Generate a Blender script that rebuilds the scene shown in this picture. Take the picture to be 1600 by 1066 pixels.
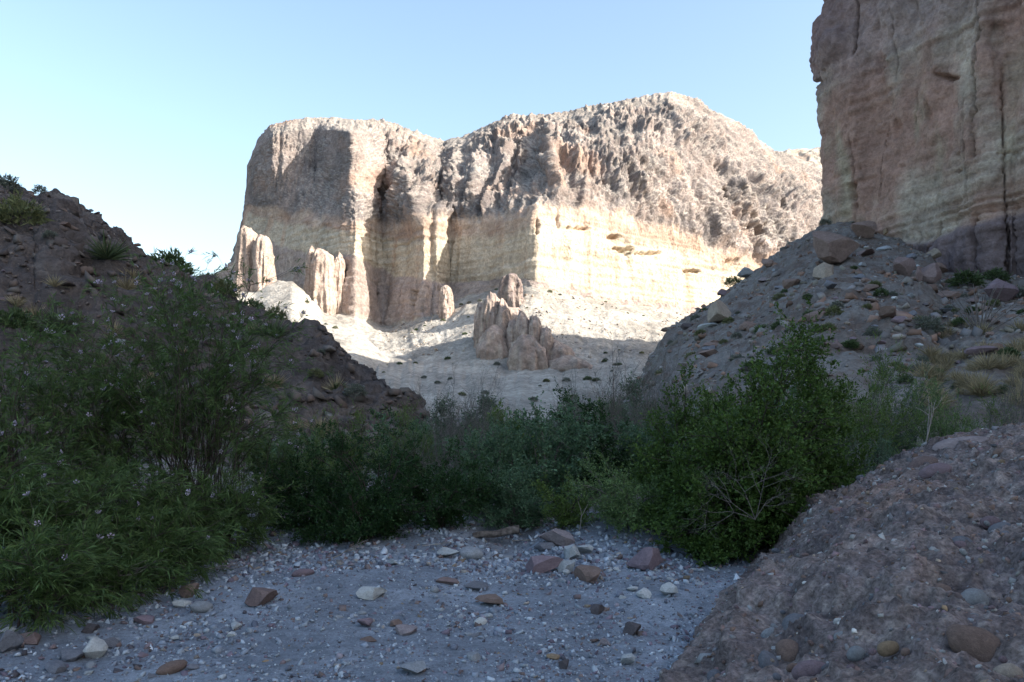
import bpy, math, random
import numpy as np
from mathutils import Vector

for o in list(bpy.data.objects):
    bpy.data.objects.remove(o)
SC = bpy.context.scene
COL = SC.collection

# ------------------------------------------------------------------ camera
FPX, HOR, CAMZ = 1244.0, 640.0, 1.6          # photograph pixels (1600 wide), horizon row, eye height
cam = bpy.data.cameras.new("camera")
cam.sensor_width = 36.0
cam.lens = 36.0 * FPX / 1600.0
cam.shift_y = (HOR - 533.0) / 1600.0
cam.clip_start, cam.clip_end = 0.05, 20000.0
cam_o = bpy.data.objects.new("camera", cam)
cam_o.location = (0, 0, CAMZ)
cam_o.rotation_euler = (math.pi / 2, 0, 0)
COL.objects.link(cam_o)
SC.camera = cam_o

# ------------------------------------------------------------------ sky, sun, exposure
SUN_EL, SUN_AZ = math.radians(30.0), math.radians(110.0)
world = bpy.data.worlds.new("World")
SC.world = world
world.use_nodes = True
wn = world.node_tree
sky = wn.nodes.new("ShaderNodeTexSky")
sky.sky_type = 'NISHITA'
sky.sun_disc = False
sky.sun_elevation, sky.sun_rotation = SUN_EL, SUN_AZ
sky.air_density, sky.dust_density, sky.ozone_density = 1.25, 2.4, 1.3
wn.links.new(sky.outputs[0], wn.nodes["Background"].inputs[0])
wn.nodes["Background"].inputs[1].default_value = 0.15
sunvec = Vector((math.sin(SUN_AZ) * math.cos(SUN_EL), math.cos(SUN_AZ) * math.cos(SUN_EL), math.sin(SUN_EL)))
sl = bpy.data.lights.new("sun", 'SUN')
sl.energy, sl.angle, sl.color = 4.9, math.radians(0.5), (1.0, 0.95, 0.87)
sun = bpy.data.objects.new("sun", sl)
sun.rotation_euler = sunvec.to_track_quat('Z', 'Y').to_euler()
COL.objects.link(sun)
vs = SC.view_settings
vs.view_transform, vs.look, vs.gamma, vs.use_curve_mapping = 'Standard', 'None', 1.0, False
vs.exposure = 1.2
SC.render.engine = 'CYCLES'
SC.cycles.use_denoising = True
SC.cycles.max_bounces = 6
SC.cycles.diffuse_bounces = 4
SC.cycles.transparent_max_bounces = 4

# ------------------------------------------------------------------ numpy noise and mesh helpers
RNG = np.random.default_rng(11)
random.seed(5)
_perm = RNG.permutation(256)
_perm = np.concatenate([_perm, _perm, _perm])
_g = RNG.normal(size=(256, 3))
_g /= np.linalg.norm(_g, axis=1)[:, None]


def pn(P):
    """Gradient noise, P (...,3) -> about -1..1"""
    sh = P.shape[:-1]
    P = P.reshape(-1, 3)
    I = np.floor(P).astype(np.int64)
    F = P - I
    I &= 255
    W = F * F * F * (F * (F * 6 - 15) + 10)
    out = np.zeros(len(P))
    for dx in (0, 1):
        wx = W[:, 0] if dx else 1 - W[:, 0]
        for dy in (0, 1):
            wy = wx * (W[:, 1] if dy else 1 - W[:, 1])
            hh = _perm[_perm[(I[:, 0] + dx) & 255] + ((I[:, 1] + dy) & 255)]
            for dz in (0, 1):
                w = wy * (W[:, 2] if dz else 1 - W[:, 2])
                g = _g[_perm[hh + ((I[:, 2] + dz) & 255)]]
                d = g[:, 0] * (F[:, 0] - dx) + g[:, 1] * (F[:, 1] - dy) + g[:, 2] * (F[:, 2] - dz)
                out += w * d
    return (out * 1.6).reshape(sh)


def fbm(P, size, octs=4, gain=0.5, off=0.0):
    Q = P / np.asarray(size, float) + off
    a, s, t = 1.0, 0.0, 0.0
    for i in range(octs):
        s = s + a * pn(Q + 17.3 * i)
        t += a
        a *= gain
        Q = Q * 2.03
    return s / t * 1.5


def ridged(P, size, octs=4, gain=0.5, off=0.0):
    """0..1 with sharp crests"""
    Q = P / np.asarray(size, float) + off
    a, s, t = 1.0, 0.0, 0.0
    for i in range(octs):
        n = 1 - np.abs(pn(Q + 31.7 * i)) * 1.6
        s = s + a * np.clip(n, -0.3, 1)
        t += a
        a *= gain
        Q = Q * 2.07
    return s / t


def sstep(a, b, x):
    t = np.clip((x - a) / (b - a), 0, 1)
    return t * t * (3 - 2 * t)


def pl(x, *pts):
    """polyline value at x"""
    p = np.array(pts, float)
    return np.interp(x, p[:, 0], p[:, 1])


def at(px, py, d):
    """a point `d` metres ahead that lies on the sight line of a photograph pixel"""
    px, py, d = np.broadcast_arrays(np.asarray(px, float), np.asarray(py, float), np.asarray(d, float))
    return np.stack([(px - 800) / FPX * d, d, CAMZ + (HOR - py) / FPX * d], -1)


def to_px(P):
    return 800 + P[..., 0] / P[..., 1] * FPX, HOR - (P[..., 2] - CAMZ) / P[..., 1] * FPX


def mesh_of(name, V, F, C=None, smooth=True):
    """V (n,3), F (m,k) same-size polygons, C (n,3) colours"""
    V = np.ascontiguousarray(V, dtype=np.float32).reshape(-1, 3)
    F = np.ascontiguousarray(F, dtype=np.int32)
    me = bpy.data.meshes.new(name)
    me.vertices.add(len(V))
    me.vertices.foreach_set("co", V.ravel())
    m, k = F.shape
    me.loops.add(m * k)
    me.loops.foreach_set("vertex_index", F.ravel())
    me.polygons.add(m)
    me.polygons.foreach_set("loop_start", np.arange(0, m * k, k, dtype=np.int32))
    me.polygons.foreach_set("loop_total", np.full(m, k, dtype=np.int32))
    if smooth:
        me.polygons.foreach_set("use_smooth", np.ones(m, dtype=bool))
    if C is not None:
        C = np.clip(np.asarray(C, np.float32).reshape(-1, 3), 0, 1)
        at_ = me.color_attributes.new("Col", 'FLOAT_COLOR', 'POINT')
        at_.data.foreach_set("color", np.concatenate([C, np.ones((len(C), 1), np.float32)], 1).ravel())
    me.update(calc_edges=True)
    return me


def link(name, me, mat=None, parent=None, label=None, cat=None, group=None, kind=None, loc=None):
    o = bpy.data.objects.new(name, me)
    COL.objects.link(o)
    if mat is not None and me is not None and not me.materials:
        me.materials.append(mat)
    if parent is not None:
        o.parent = parent
    for k, v in (("label", label), ("category", cat), ("group", group), ("kind", kind)):
        if v:
            o[k] = v
    if loc is not None:
        o.location = loc
    return o


def grid_faces(nr, nc, flip=False):
    i = np.arange(nr * nc).reshape(nr, nc)
    a, b, c, d = i[:-1, :-1], i[:-1, 1:], i[1:, 1:], i[1:, :-1]
    q = np.stack([a, d, c, b] if flip else [a, b, c, d], -1).reshape(-1, 4)
    return q


def normals(P):
    du = np.gradient(P, axis=1)
    dv = np.gradient(P, axis=0)
    n = np.cross(du, dv)
    return n / (np.linalg.norm(n, axis=-1, keepdims=True) + 1e-9)


def smooth_rows(A, k):
    for _ in range(k):
        B = A.copy()
        B[1:-1] = (A[:-2] + 2 * A[1:-1] + A[2:]) / 4
        A = B
    return A


def smooth_cols(A, k):
    for _ in range(k):
        B = A.copy()
        B[:, 1:-1] = (A[:, :-2] + 2 * A[:, 1:-1] + A[:, 2:]) / 4
        A = B
    return A


def loft(levels, rows):
    """levels: list of (ncol,3) lines of points, rows[i]: quads between level i and i+1 -> P (nr,nc,3), T (nr,) layer coordinate"""
    Ps, Ts = [], []
    for i in range(len(levels) - 1):
        t = np.arange(rows[i]) / rows[i]
        Ps.append(levels[i][None] * (1 - t)[:, None, None] + levels[i + 1][None] * t[:, None, None])
        Ts.append(i + t)
    Ps.append(levels[-1][None])
    Ts.append(np.array([len(levels) - 1.0]))
    return np.concatenate(Ps), np.concatenate(Ts)


def mixc(a, b, w):
    w = np.asarray(w)[..., None]
    return np.asarray(a) * (1 - w) + np.asarray(b) * w


# ------------------------------------------------------------------ materials
def rock_mat(name, attr='vertex', vs_=(3.0, 14.0), var=0.35, bump=(0.5, 0.03), rough=0.95, fine=60.0):
    m = bpy.data.materials.new(name)
    m.use_nodes = True
    n, l = m.node_tree.nodes, m.node_tree.links
    b = n["Principled BSDF"]
    b.inputs["Roughness"].default_value = rough
    b.inputs["Specular IOR Level"].default_value = 0.15
    if attr == 'vertex':
        c = n.new("ShaderNodeAttribute")
        c.attribute_name = "Col"
    else:
        c = n.new("ShaderNodeObjectInfo")
    tc = n.new("ShaderNodeNewGeometry") if attr == 'vertex' else n.new("ShaderNodeTexCoord")
    co = tc.outputs["Position"] if attr == 'vertex' else tc.outputs["Object"]
    last = c.outputs["Color"]
    heights = []
    for i, s in enumerate(tuple(vs_) + (fine,)):
        t = n.new("ShaderNodeTexNoise")
        t.inputs["Scale"].default_value = s
        t.inputs["Detail"].default_value = 4.0
        t.inputs["Roughness"].default_value = 0.65
        l.new(co, t.inputs["Vector"])
        r = n.new("ShaderNodeMapRange")
        r.inputs["From Min"].default_value, r.inputs["From Max"].default_value = 0.3, 0.7
        r.inputs["To Min"].default_value, r.inputs["To Max"].default_value = 1 - var, 1 + var
        l.new(t.outputs["Fac"], r.inputs["Value"])
        mx = n.new("ShaderNodeVectorMath")
        mx.operation = 'SCALE'
        l.new(last, mx.inputs[0])
        l.new(r.outputs["Result"], mx.inputs["Scale"])
        last = mx.outputs[0]
        heights.append(t.outputs["Fac"])
    l.new(last, b.inputs["Base Color"])
    add = n.new("ShaderNodeMath")
    add.operation = 'ADD'
    l.new(heights[-2], add.inputs[0])
    l.new(heights[-1], add.inputs[1])
    bp = n.new("ShaderNodeBump")
    bp.inputs["Strength"].default_value, bp.inputs["Distance"].default_value = bump
    l.new(add.outputs[0], bp.inputs["Height"])
    l.new(bp.outputs[0], b.inputs["Normal"])
    return m


def leaf_mat(name, trans=0.3):
    m = bpy.data.materials.new(name)
    m.use_nodes = True
    n, l = m.node_tree.nodes, m.node_tree.links
    b = n["Principled BSDF"]
    b.inputs["Roughness"].default_value = 0.55
    b.inputs["Specular IOR Level"].default_value = 0.25
    c = n.new("ShaderNodeAttribute")
    c.attribute_name = "Col"
    l.new(c.outputs["Color"], b.inputs["Base Color"])
    t = n.new("ShaderNodeBsdfTranslucent")
    l.new(c.outputs["Color"], t.inputs["Color"])
    mx = n.new("ShaderNodeMixShader")
    mx.inputs[0].default_value = trans
    l.new(b.outputs[0], mx.inputs[1])
    l.new(t.outputs[0], mx.inputs[2])
    l.new(mx.outputs[0], n["Material Output"].inputs[0])
    return m


def wood_mat(name, col, col2):
    m = bpy.data.materials.new(name)
    m.use_nodes = True
    n, l = m.node_tree.nodes, m.node_tree.links
    b = n["Principled BSDF"]
    b.inputs["Roughness"].default_value = 0.9
    b.inputs["Specular IOR Level"].default_value = 0.2
    tc = n.new("ShaderNodeTexCoord")
    t = n.new("ShaderNodeTexNoise")
    t.inputs["Scale"].default_value, t.inputs["Detail"].default_value = 18.0, 4.0
    l.new(tc.outputs["Object"], t.inputs["Vector"])
    r = n.new("ShaderNodeValToRGB")
    r.color_ramp.elements[0].position, r.color_ramp.elements[1].position = 0.35, 0.7
    r.color_ramp.elements[0].color, r.color_ramp.elements[1].color = (*col, 1), (*col2, 1)
    l.new(t.outputs["Fac"], r.inputs[0])
    l.new(r.outputs[0], b.inputs["Base Color"])
    return m


M_MESA = rock_mat("mesa_rock", vs_=(0.06, 0.4), var=0.25, bump=(0.8, 1.0), fine=1.1)
M_TOWER = rock_mat("tower_rock", vs_=(0.12, 0.7), var=0.2, bump=(0.7, 0.3), fine=3.0)
M_HILL = rock_mat("hill_rock", vs_=(0.6, 2.5), var=0.28, bump=(0.9, 0.12), fine=9.0)
M_TALUS = rock_mat("talus_dirt", vs_=(0.4, 2.2), var=0.22, bump=(0.8, 0.15), fine=8.0)
M_GROUND = rock_mat("wash_gravel", vs_=(9.0, 45.0), var=0.25, bump=(0.8, 0.012), fine=160.0)
M_OUT = rock_mat("conglomerate", vs_=(4.0, 18.0), var=0.42, bump=(0.8, 0.03), fine=45.0)
M_STONE = rock_mat("loose_stone", attr='object', vs_=(2.5, 9.0), var=0.18, bump=(0.5, 0.02), fine=30.0)
M_PEBBLE = rock_mat("pebble_stone", vs_=(20.0, 60.0), var=0.12, bump=(0.2, 0.003), fine=200.0)
M_LEAF = leaf_mat("leaf")
M_BARK = wood_mat("dark_bark", (0.035, 0.028, 0.024), (0.09, 0.075, 0.065))
M_GREY = wood_mat("grey_twig", (0.10, 0.09, 0.085), (0.20, 0.18, 0.17))
M_DEAD = wood_mat("weathered_dead_wood", (0.20, 0.18, 0.165), (0.36, 0.33, 0.30))

# ------------------------------------------------------------------ ground: the gravel wash
def ground_h(x, y):
    x, y = np.asarray(x, float), np.asarray(y, float)
    P = np.stack(np.broadcast_arrays(x, y, np.zeros_like(x + y)), -1)
    h = 0.045 * fbm(P, 1.9, 3) + 0.02 * fbm(P, 0.5, 3, off=4.0)
    h = h + 0.30 * sstep(8.2, 10.5, y) * sstep(-0.2, 1.6, x) * (1 - sstep(3.5, 6, x))      # gravel bar behind the boulder
    h = h + 0.10 * np.exp(-((x + 1.7) ** 2 / 0.9 + (y - 7.2) ** 2 / 1.2))                  # low gravel heap
    h = h + 0.35 * sstep(2.6, 5.0, -x - 0.22 * (y - 5)) * (1 - sstep(25, 40, y))           # bank under the willows
    h = h + 0.12 * sstep(8.0, 9.6, y) * (1 - sstep(-0.6, 0.2, x))
    h = h - 0.16 * np.exp(-((x + 0.15) ** 2 / 0.12 + (y - 9.35) ** 2 / 0.5))               # dark hollow at the log
    return h


def graded(lo, hi, step, far_lo, far_hi, k=1.22):
    a = list(np.arange(lo, hi + step / 2, step))
    s, v = step, a[-1]
    while v < far_hi:
        s *= k
        v += s
        a.append(v)
    s, v, b = step, a[0], []
    while v > far_lo:
        s *= k
        v -= s
        b.append(v)
    return np.array(b[::-1] + a)


gx = graded(-5.5, 4.5, 0.056, -3000, 3000)
gy = graded(3.6, 10.4, 0.056, -3000, 6000)
GX, GY = np.meshgrid(gx, gy)
GZ = ground_h(GX, GY)
fine = (1 - sstep(9, 14, GY)) * (1 - sstep(6, 9, np.abs(GX)))
GP = np.stack([GX, GY, GZ], -1)
GP[..., 2] += fine * 0.012 * fbm(GP, 0.09, 2)
gw = sstep(-0.4, 0.7, fbm(GP, 0.8, 4, off=2.0))
GC = mixc((0.165, 0.19, 0.225), (0.245, 0.28, 0.325), gw)
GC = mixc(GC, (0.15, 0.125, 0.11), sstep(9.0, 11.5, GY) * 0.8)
ground = link("ground", mesh_of("ground", GP, grid_faces(*GX.shape), GC), M_GROUND, kind="structure")


def ground_at(px, py):
    """where a sight line meets the wash"""
    d = np.linspace(2.0, 16, 1401)
    p = at(px, py, d)
    below = np.nonzero(p[:, 2] < ground_h(p[:, 0], p[:, 1]))[0]
    return p[below[0]] if len(below) else p[-1]


# ------------------------------------------------------------------ mesa
MPX = np.concatenate([np.arange(296, 1290, 1.65), np.linspace(1290, 1500, 30)])
m_top = pl(MPX, (296, 452), (330, 432), (352, 420), (368, 408), (375, 380), (380, 350), (386, 300), (393, 252), (405, 216), (420, 197), (450, 187), (480, 182), (520, 182), (545, 186), (580, 187),
           (610, 193), (640, 201), (670, 212), (695, 221), (720, 214), (745, 203), (770, 192), (790, 182), (820, 180), (850, 181), (890, 175), (930, 165), (960, 157), (990, 152), (1020, 147),
           (1050, 145), (1068, 148), (1090, 158), (1110, 170), (1130, 178), (1150, 190), (1170, 203), (1190, 220), (1210, 236), (1240, 243), (1262, 250), (1280, 262), (1330, 280), (1500, 330))
m_red = pl(MPX, (296, 456), (368, 412), (380, 360), (386, 322), (400, 331), (450, 338), (500, 345), (550, 352), (600, 358), (640, 358), (680, 348), (720, 350), (760, 352), (800, 346), (835, 332), (870, 332), (910, 336),
           (950, 346), (1000, 357), (1050, 372), (1100, 392), (1140, 408), (1200, 422), (1280, 440), (1500, 470))
m_pale = pl(MPX, (296, 460), (368, 416), (376, 366), (386, 360), (430, 378), (480, 397), (540, 398), (565, 405), (584, 420), (621, 430), (652, 431), (684, 440), (740, 441), (777, 438), (820, 436),
            (860, 448), (920, 460), (1000, 472), (1090, 482), (1180, 490), (1500, 520))
m_low = pl(MPX, (296, 464), (368, 430), (400, 452), (440, 462), (484, 468), (515, 484), (584, 506), (609, 512), (652, 500), (684, 493), (702, 478), (730, 465), (777, 453), (820, 446), (860, 456),
           (920, 468), (1000, 480), (1090, 490), (1180, 498), (1500, 530))
d_cliff = pl(MPX, (296, 425), (370, 410), (390, 398), (430, 378), (490, 352), (545, 329), (556, 327), (598, 347), (640, 333), (661, 317), (676, 322), (682, 319), (702, 333), (760, 321), (800, 305), (829, 292), (838, 291),
             (900, 303), (1000, 326), (1100, 350), (1280, 396), (1500, 440))
d_up = pl(MPX, (296, 440), (370, 425), (392, 404), (425, 380), (495, 388), (548, 346), (560, 348), (600, 372), (612, 364), (640, 348), (690, 362), (705, 350), (740, 346), (806, 366), (818, 368), (862, 334), (900, 340),
          (1000, 350), (1100, 374), (1200, 398), (1280, 420), (1500, 460))
d_top = pl(MPX, (296, 450), (370, 440), (386, 415), (420, 404), (480, 400), (548, 408), (600, 424), (690, 452), (720, 440), (800, 420), (900, 414), (1050, 408), (1130, 424), (1210, 452), (1280, 470), (1500, 500))
d_top = np.maximum(d_top, d_up + 4)
m_mid = m_top + 0.50 * (m_red - m_top)
m_sh = m_top + 0.13 * (m_red - m_top)
lb = 1 - sstep(545, 640, MPX)                                   # the left buttress stays cliff-steep to its rim
d_sh = d_up + 5 * lb + (1 - lb) * (0.62 * (d_top - d_up))
d_mid = d_up * 1.0 - (1 - lb) * 4 - lb * 3
d_sh = np.minimum(d_sh, d_top - 2)
d_low = d_cliff - 5 - 6 * sstep(470, 520, MPX) * (1 - sstep(720, 790, MPX))
d_f1 = pl(MPX, (296, 300), (440, 262), (570, 262), (640, 235), (740, 205), (850, 205), (1000, 215), (1280, 260), (1500, 300))
py_f1 = pl(MPX, (296, 560), (440, 545), (570, 548), (640, 560), (740, 575), (850, 575), (1000, 560), (1280, 560), (1500, 580))
levels = [at(MPX, 690, 118), at(MPX, py_f1, d_f1), at(MPX, m_low, d_low), at(MPX, m_pale, d_cliff - 1.0), at(MPX, m_red, d_cliff + 3.5),
          at(MPX, m_mid, d_mid), at(MPX, m_sh, d_sh), at(MPX, m_top, d_top), at(MPX, m_top + 45, d_top + 140), at(MPX, 640, d_top + 420)]
rows = [10, 64, 42, 62, 84, 66, 24, 10, 5]
MP, MT = loft(levels, rows)
MP = smooth_cols(MP, 2)
MP[40:-13] = smooth_rows(MP, 2)[40:-13]
MTT = MT[:, None] * np.ones(MP.shape[1])
# uneven contacts between the beds
wob = fbm(MP, (16, 16, 40), 3, off=9.0)
N = normals(MP)
if N[MP.shape[0] // 2, 200, 1] > 0:
    N = -N
up = sstep(3.9, 4.25, MTT) * (1 - sstep(6.9, 7.2, MTT))
pale = sstep(2.9, 3.1, MTT) * (1 - sstep(3.9, 4.1, MTT))
lowc = sstep(1.95, 2.1, MTT) * (1 - sstep(2.85, 3.0, MTT))
tal = 1 - sstep(1.85, 2.05, MTT)
s_col = np.r_[0, np.cumsum(np.hypot(np.diff((MPX - 800) / FPX * d_cliff), np.diff(d_cliff)))]
hgt_row = np.cumsum(np.r_[np.zeros((1, MP.shape[1])), np.linalg.norm(np.diff(MP, axis=0), axis=-1)], 0)
MQ = np.stack([s_col[None] + 1.2 * fbm(MP, 30, 2, off=61.), 0.12 * MP[..., 1], hgt_row * 0.8], -1)      # across / down the slope
rib = ridged(MP, (26, 26, 120), 2)
rib2 = ridged(MQ, (6.0, 7, 26), 5, 0.72, off=5.0)
crag = ridged(MQ, (2.8, 6, 7), 4, 0.8, off=2.0)
block = np.round(3 * fbm(MQ, (9, 20, 14), 3, .6, off=55.)) / 3            # stepped, jointed blocks
knob = ridged(MQ, (10, 12, 15), 4, 0.62, off=8.0)
wcv0 = fbm(MP, 16, 4, .6, off=37.)
lbm = 1 - sstep(540, 600, to_px(MP)[0])
patch = 0.5 + 0.9 * sstep(-0.35, 0.5, fbm(MP, 45, 2, off=33.0))
spur = np.zeros(MTT.shape)
spx, spy = to_px(MP)
for cx, w_, amp, sl_ in ((578, 15, 3, .10), (612, 16, 5, .22), (655, 18, 6, .15), (694, 14, 8, .2), (728, 17, 9, .25), (768, 20, 10, .2), (803, 14, 7, .15), (872, 16, 8, -.12), (915, 22, 7, -.15), (962, 26, 7, -.2),
                         (1012, 24, 7, -.3), (1060, 26, 7, -.38), (1112, 26, 7, -.45), (1160, 24, 6, -.5), (1212, 26, 6, -.5), (1255, 20, 5, -.5), (440, 16, 3, .05), (474, 14, 2.5, .08)):
    c_ = cx + sl_ * (330 - spy) + 13 * wcv0
    k_ = (spx - c_) / w_
    spur += amp * np.clip(np.where(k_ < 0, 1 + k_ * 1.5, 1 - k_ * .8), 0, 1)           # steep on the shaded side, long lit flank
spur *= (.38 + .35 * sstep(-.4, .5, fbm(MP, 35, 2, off=91.))) * sstep(3.8, 4.5, MTT) * (1 - sstep(5.0, 6.3, MTT))
patch2 = 0.35 + 1.0 * sstep(-.3, .5, fbm(MP, 22, 3, off=71.))
crest_fade = 1 - .4 * sstep(5.4, 6.6, MTT)
disp = up * crest_fade * (patch * ((4.5 - 2.0 * lbm) * (rib - 0.55) + (3.8 - 1.5 * lbm) * (rib2 - 0.5) + 3.2 * (1 - lbm) * np.clip(knob - .6, 0, 1) * 2) + 1.9 * (1 - .4 * lbm) * block + patch2 * (3.0 - 1.1 * lbm) * (crag - 0.5)) + spur * (1 - .5 * lbm)
fl = ridged(MP, (11, 11, 130), 3, off=3.0)
bed = pn(np.stack([MP[..., 0] * 0.012, MP[..., 1] * 0.012, MP[..., 2] * 0.55 + 0.6 * wob], -1))
bed2 = pn(np.stack([MP[..., 0] * 0.03, MP[..., 1] * 0.03, MP[..., 2] * 1.3 + 9], -1))
right = sstep(830, 845, to_px(MP)[0])
disp += pale * ((3.2 - 1.6 * right) * (fl - 0.55) + 0.55 * bed + 0.3 * bed2 + 0.9 * (rib2 - 0.5))
disp += lowc * (3.0 * (fl - 0.5) + 0.5 * bed + 0.3 * bed2 + 0.7 * (rib2 - 0.5))
disp += tal * (1.1 * (ridged(MQ + 4 * fbm(MP, 22, 2, off=99.)[..., None] * np.array([1, 0, 0]), (17, 60, 60), 3, .6, off=66.) - .5) + 0.9 * fbm(MP, 18, 3) + 0.5 * fbm(MP, 4, 3, off=1.0))
# shallow caves in the pale cliff
MQx, MQy = to_px(MP)
wcv, wcv2 = fbm(MP, 3.5, 3, off=41.), fbm(MP, 3.5, 3, off=47.)
for cx, cy, rx, ry, dep in ((960, 371, 12, 4, 4), (975, 390, 26, 3.5, 3.5), (1010, 396, 24, 3, 3), (1080, 424, 13, 3, 4), (905, 358, 16, 3, 2.5), (840, 355, 3.5, 15, 3), (870, 350, 3, 18, 2), (1140, 409, 10, 5, 3),
                            (648, 468, 4, 17, 4), (592, 468, 2.5, 20, 3.5), (660, 484, 3, 10, 3), (1128, 305, 7, 10, 6), (1175, 365, 12, 12, 6), (1215, 325, 9, 12, 6), (1165, 350, 6, 14, 5), (600, 302, 8, 12, 7)):
    r2 = ((MQx - cx) / rx + .8 * wcv) ** 2 + ((MQy - cy) / ry + .8 * wcv2) ** 2
    disp -= dep * np.clip(1 - r2, 0, 1) ** 0.5
MP = MP + N * disp[..., None]
N = normals(MP)
if N[MP.shape[0] // 2, 200, 1] > 0:
    N = -N
n1 = fbm(MP, 14, 4, off=7.0)
n2 = fbm(MP, 3.5, 3, off=8.0)
TT = MTT + 0.10 * wob + 0.05 * n2
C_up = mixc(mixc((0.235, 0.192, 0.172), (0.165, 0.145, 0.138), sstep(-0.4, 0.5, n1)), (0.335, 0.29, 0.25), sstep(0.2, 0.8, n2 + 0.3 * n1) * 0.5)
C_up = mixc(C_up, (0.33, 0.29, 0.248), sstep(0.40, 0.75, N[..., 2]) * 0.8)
C_up = mixc(C_up, (0.36, 0.225, 0.155), sstep(0.2, 0.7, fbm(MP, 30, 3, off=12.0)) * 0.45)
C_red = mixc((0.36, 0.255, 0.195), (0.43, 0.335, 0.26), sstep(-0.4, 0.5, n1))
strat = 0.5 + 0.5 * bed
C_pale = mixc(mixc((0.43, 0.355, 0.265), (0.49, 0.42, 0.325), strat), (0.44, 0.29, 0.20), sstep(0.25, 0.8, fbm(MP, (9, 9, 40), 3, off=14.0)) * 0.6)
C_low = mixc(mixc((0.36, 0.285, 0.235), (0.30, 0.24, 0.215), strat), (0.42, 0.35, 0.28), sstep(0, 0.7, n1) * 0.5)
C_tal = mixc((0.365, 0.335, 0.29), (0.285, 0.26, 0.225), sstep(-0.3, 0.6, n1 + 0.5 * n2))
MC = C_tal
MC = mixc(MC, C_low, sstep(1.98, 2.06, TT))
MC = mixc(MC, C_pale, sstep(2.95, 3.03, TT))
MC = mixc(MC, C_red, sstep(3.66, 3.86, TT - 0.05 * right))
MC = mixc(MC, C_up, sstep(4.02, 4.18, TT))
mesa = link("mesa_cliff", mesh_of("mesa_cliff", MP, grid_faces(*MTT.shape), MC, False), M_MESA, kind="structure", label="sunlit mesa with brown crags above a cream cliff")

# far ridge behind the saddle, at the tower's edge
fpx = np.arange(1190, 1420, 2.5)
ft = pl(fpx, (1190, 262), (1212, 240), (1230, 238), (1250, 237), (1280, 231), (1330, 225), (1420, 240))
FP, FT = loft([at(fpx, 420, 470), at(fpx, 300, 505), at(fpx, ft, 560), at(fpx, ft + 30, 640)], [10, 60, 40, 6])
FN = normals(FP)
FN *= -np.sign(FN[30, 30, 1])
fm = (FT < 2.05)[:, None]
FP = FP + FN * ((7 * (ridged(FP, (26, 26, 60), 4, 0.6) - 0.5)) * fm)[..., None]
FC = mixc((0.33, 0.26, 0.21), (0.48, 0.42, 0.34), sstep(-0.3, 0.5, fbm(FP, 12, 4)))
link("far_ridge", mesh_of("far_ridge", FP, grid_faces(*FP.shape[:2]), FC), M_MESA, kind="structure")

# bright talus mound in front of the lower cliff
lpx = np.arange(296, 700, 3.0)
lt = pl(lpx, (296, 470), (330, 452), (360, 449), (396, 455), (420, 444), (434, 440), (456, 439), (474, 452), (496, 480), (502, 489), (527, 500), (552, 514), (570, 529), (600, 556), (640, 590), (700, 640))
ld = pl(lpx, (296, 300), (434, 285), (496, 268), (570, 240), (640, 215), (700, 200))
LP, LT = loft([at(lpx, 690, 110), at(lpx, lt + 60, ld * 0.80), at(lpx, lt + 5, ld), at(lpx, lt, ld + 7), at(lpx, lt + 9, ld + 16), at(lpx, lt + 60, ld + 40)], [6, 70, 10, 10, 8, 8])
LN = normals(LP)
LN *= np.sign(LN[40, 40, 2])
LP = LP + LN * (0.9 * fbm(LP, 14, 4) + 0.3 * fbm(LP, 3, 3))[..., None]
ln1 = fbm(LP, 9, 4, off=3.0)
LC = mixc((0.39, 0.355, 0.305), (0.30, 0.27, 0.23), sstep(-0.1, 0.7, ln1))
link("talus_mound", mesh_of("talus_mound", LP, grid_faces(*LP.shape[:2]), LC), M_MESA, kind="structure")


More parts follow.
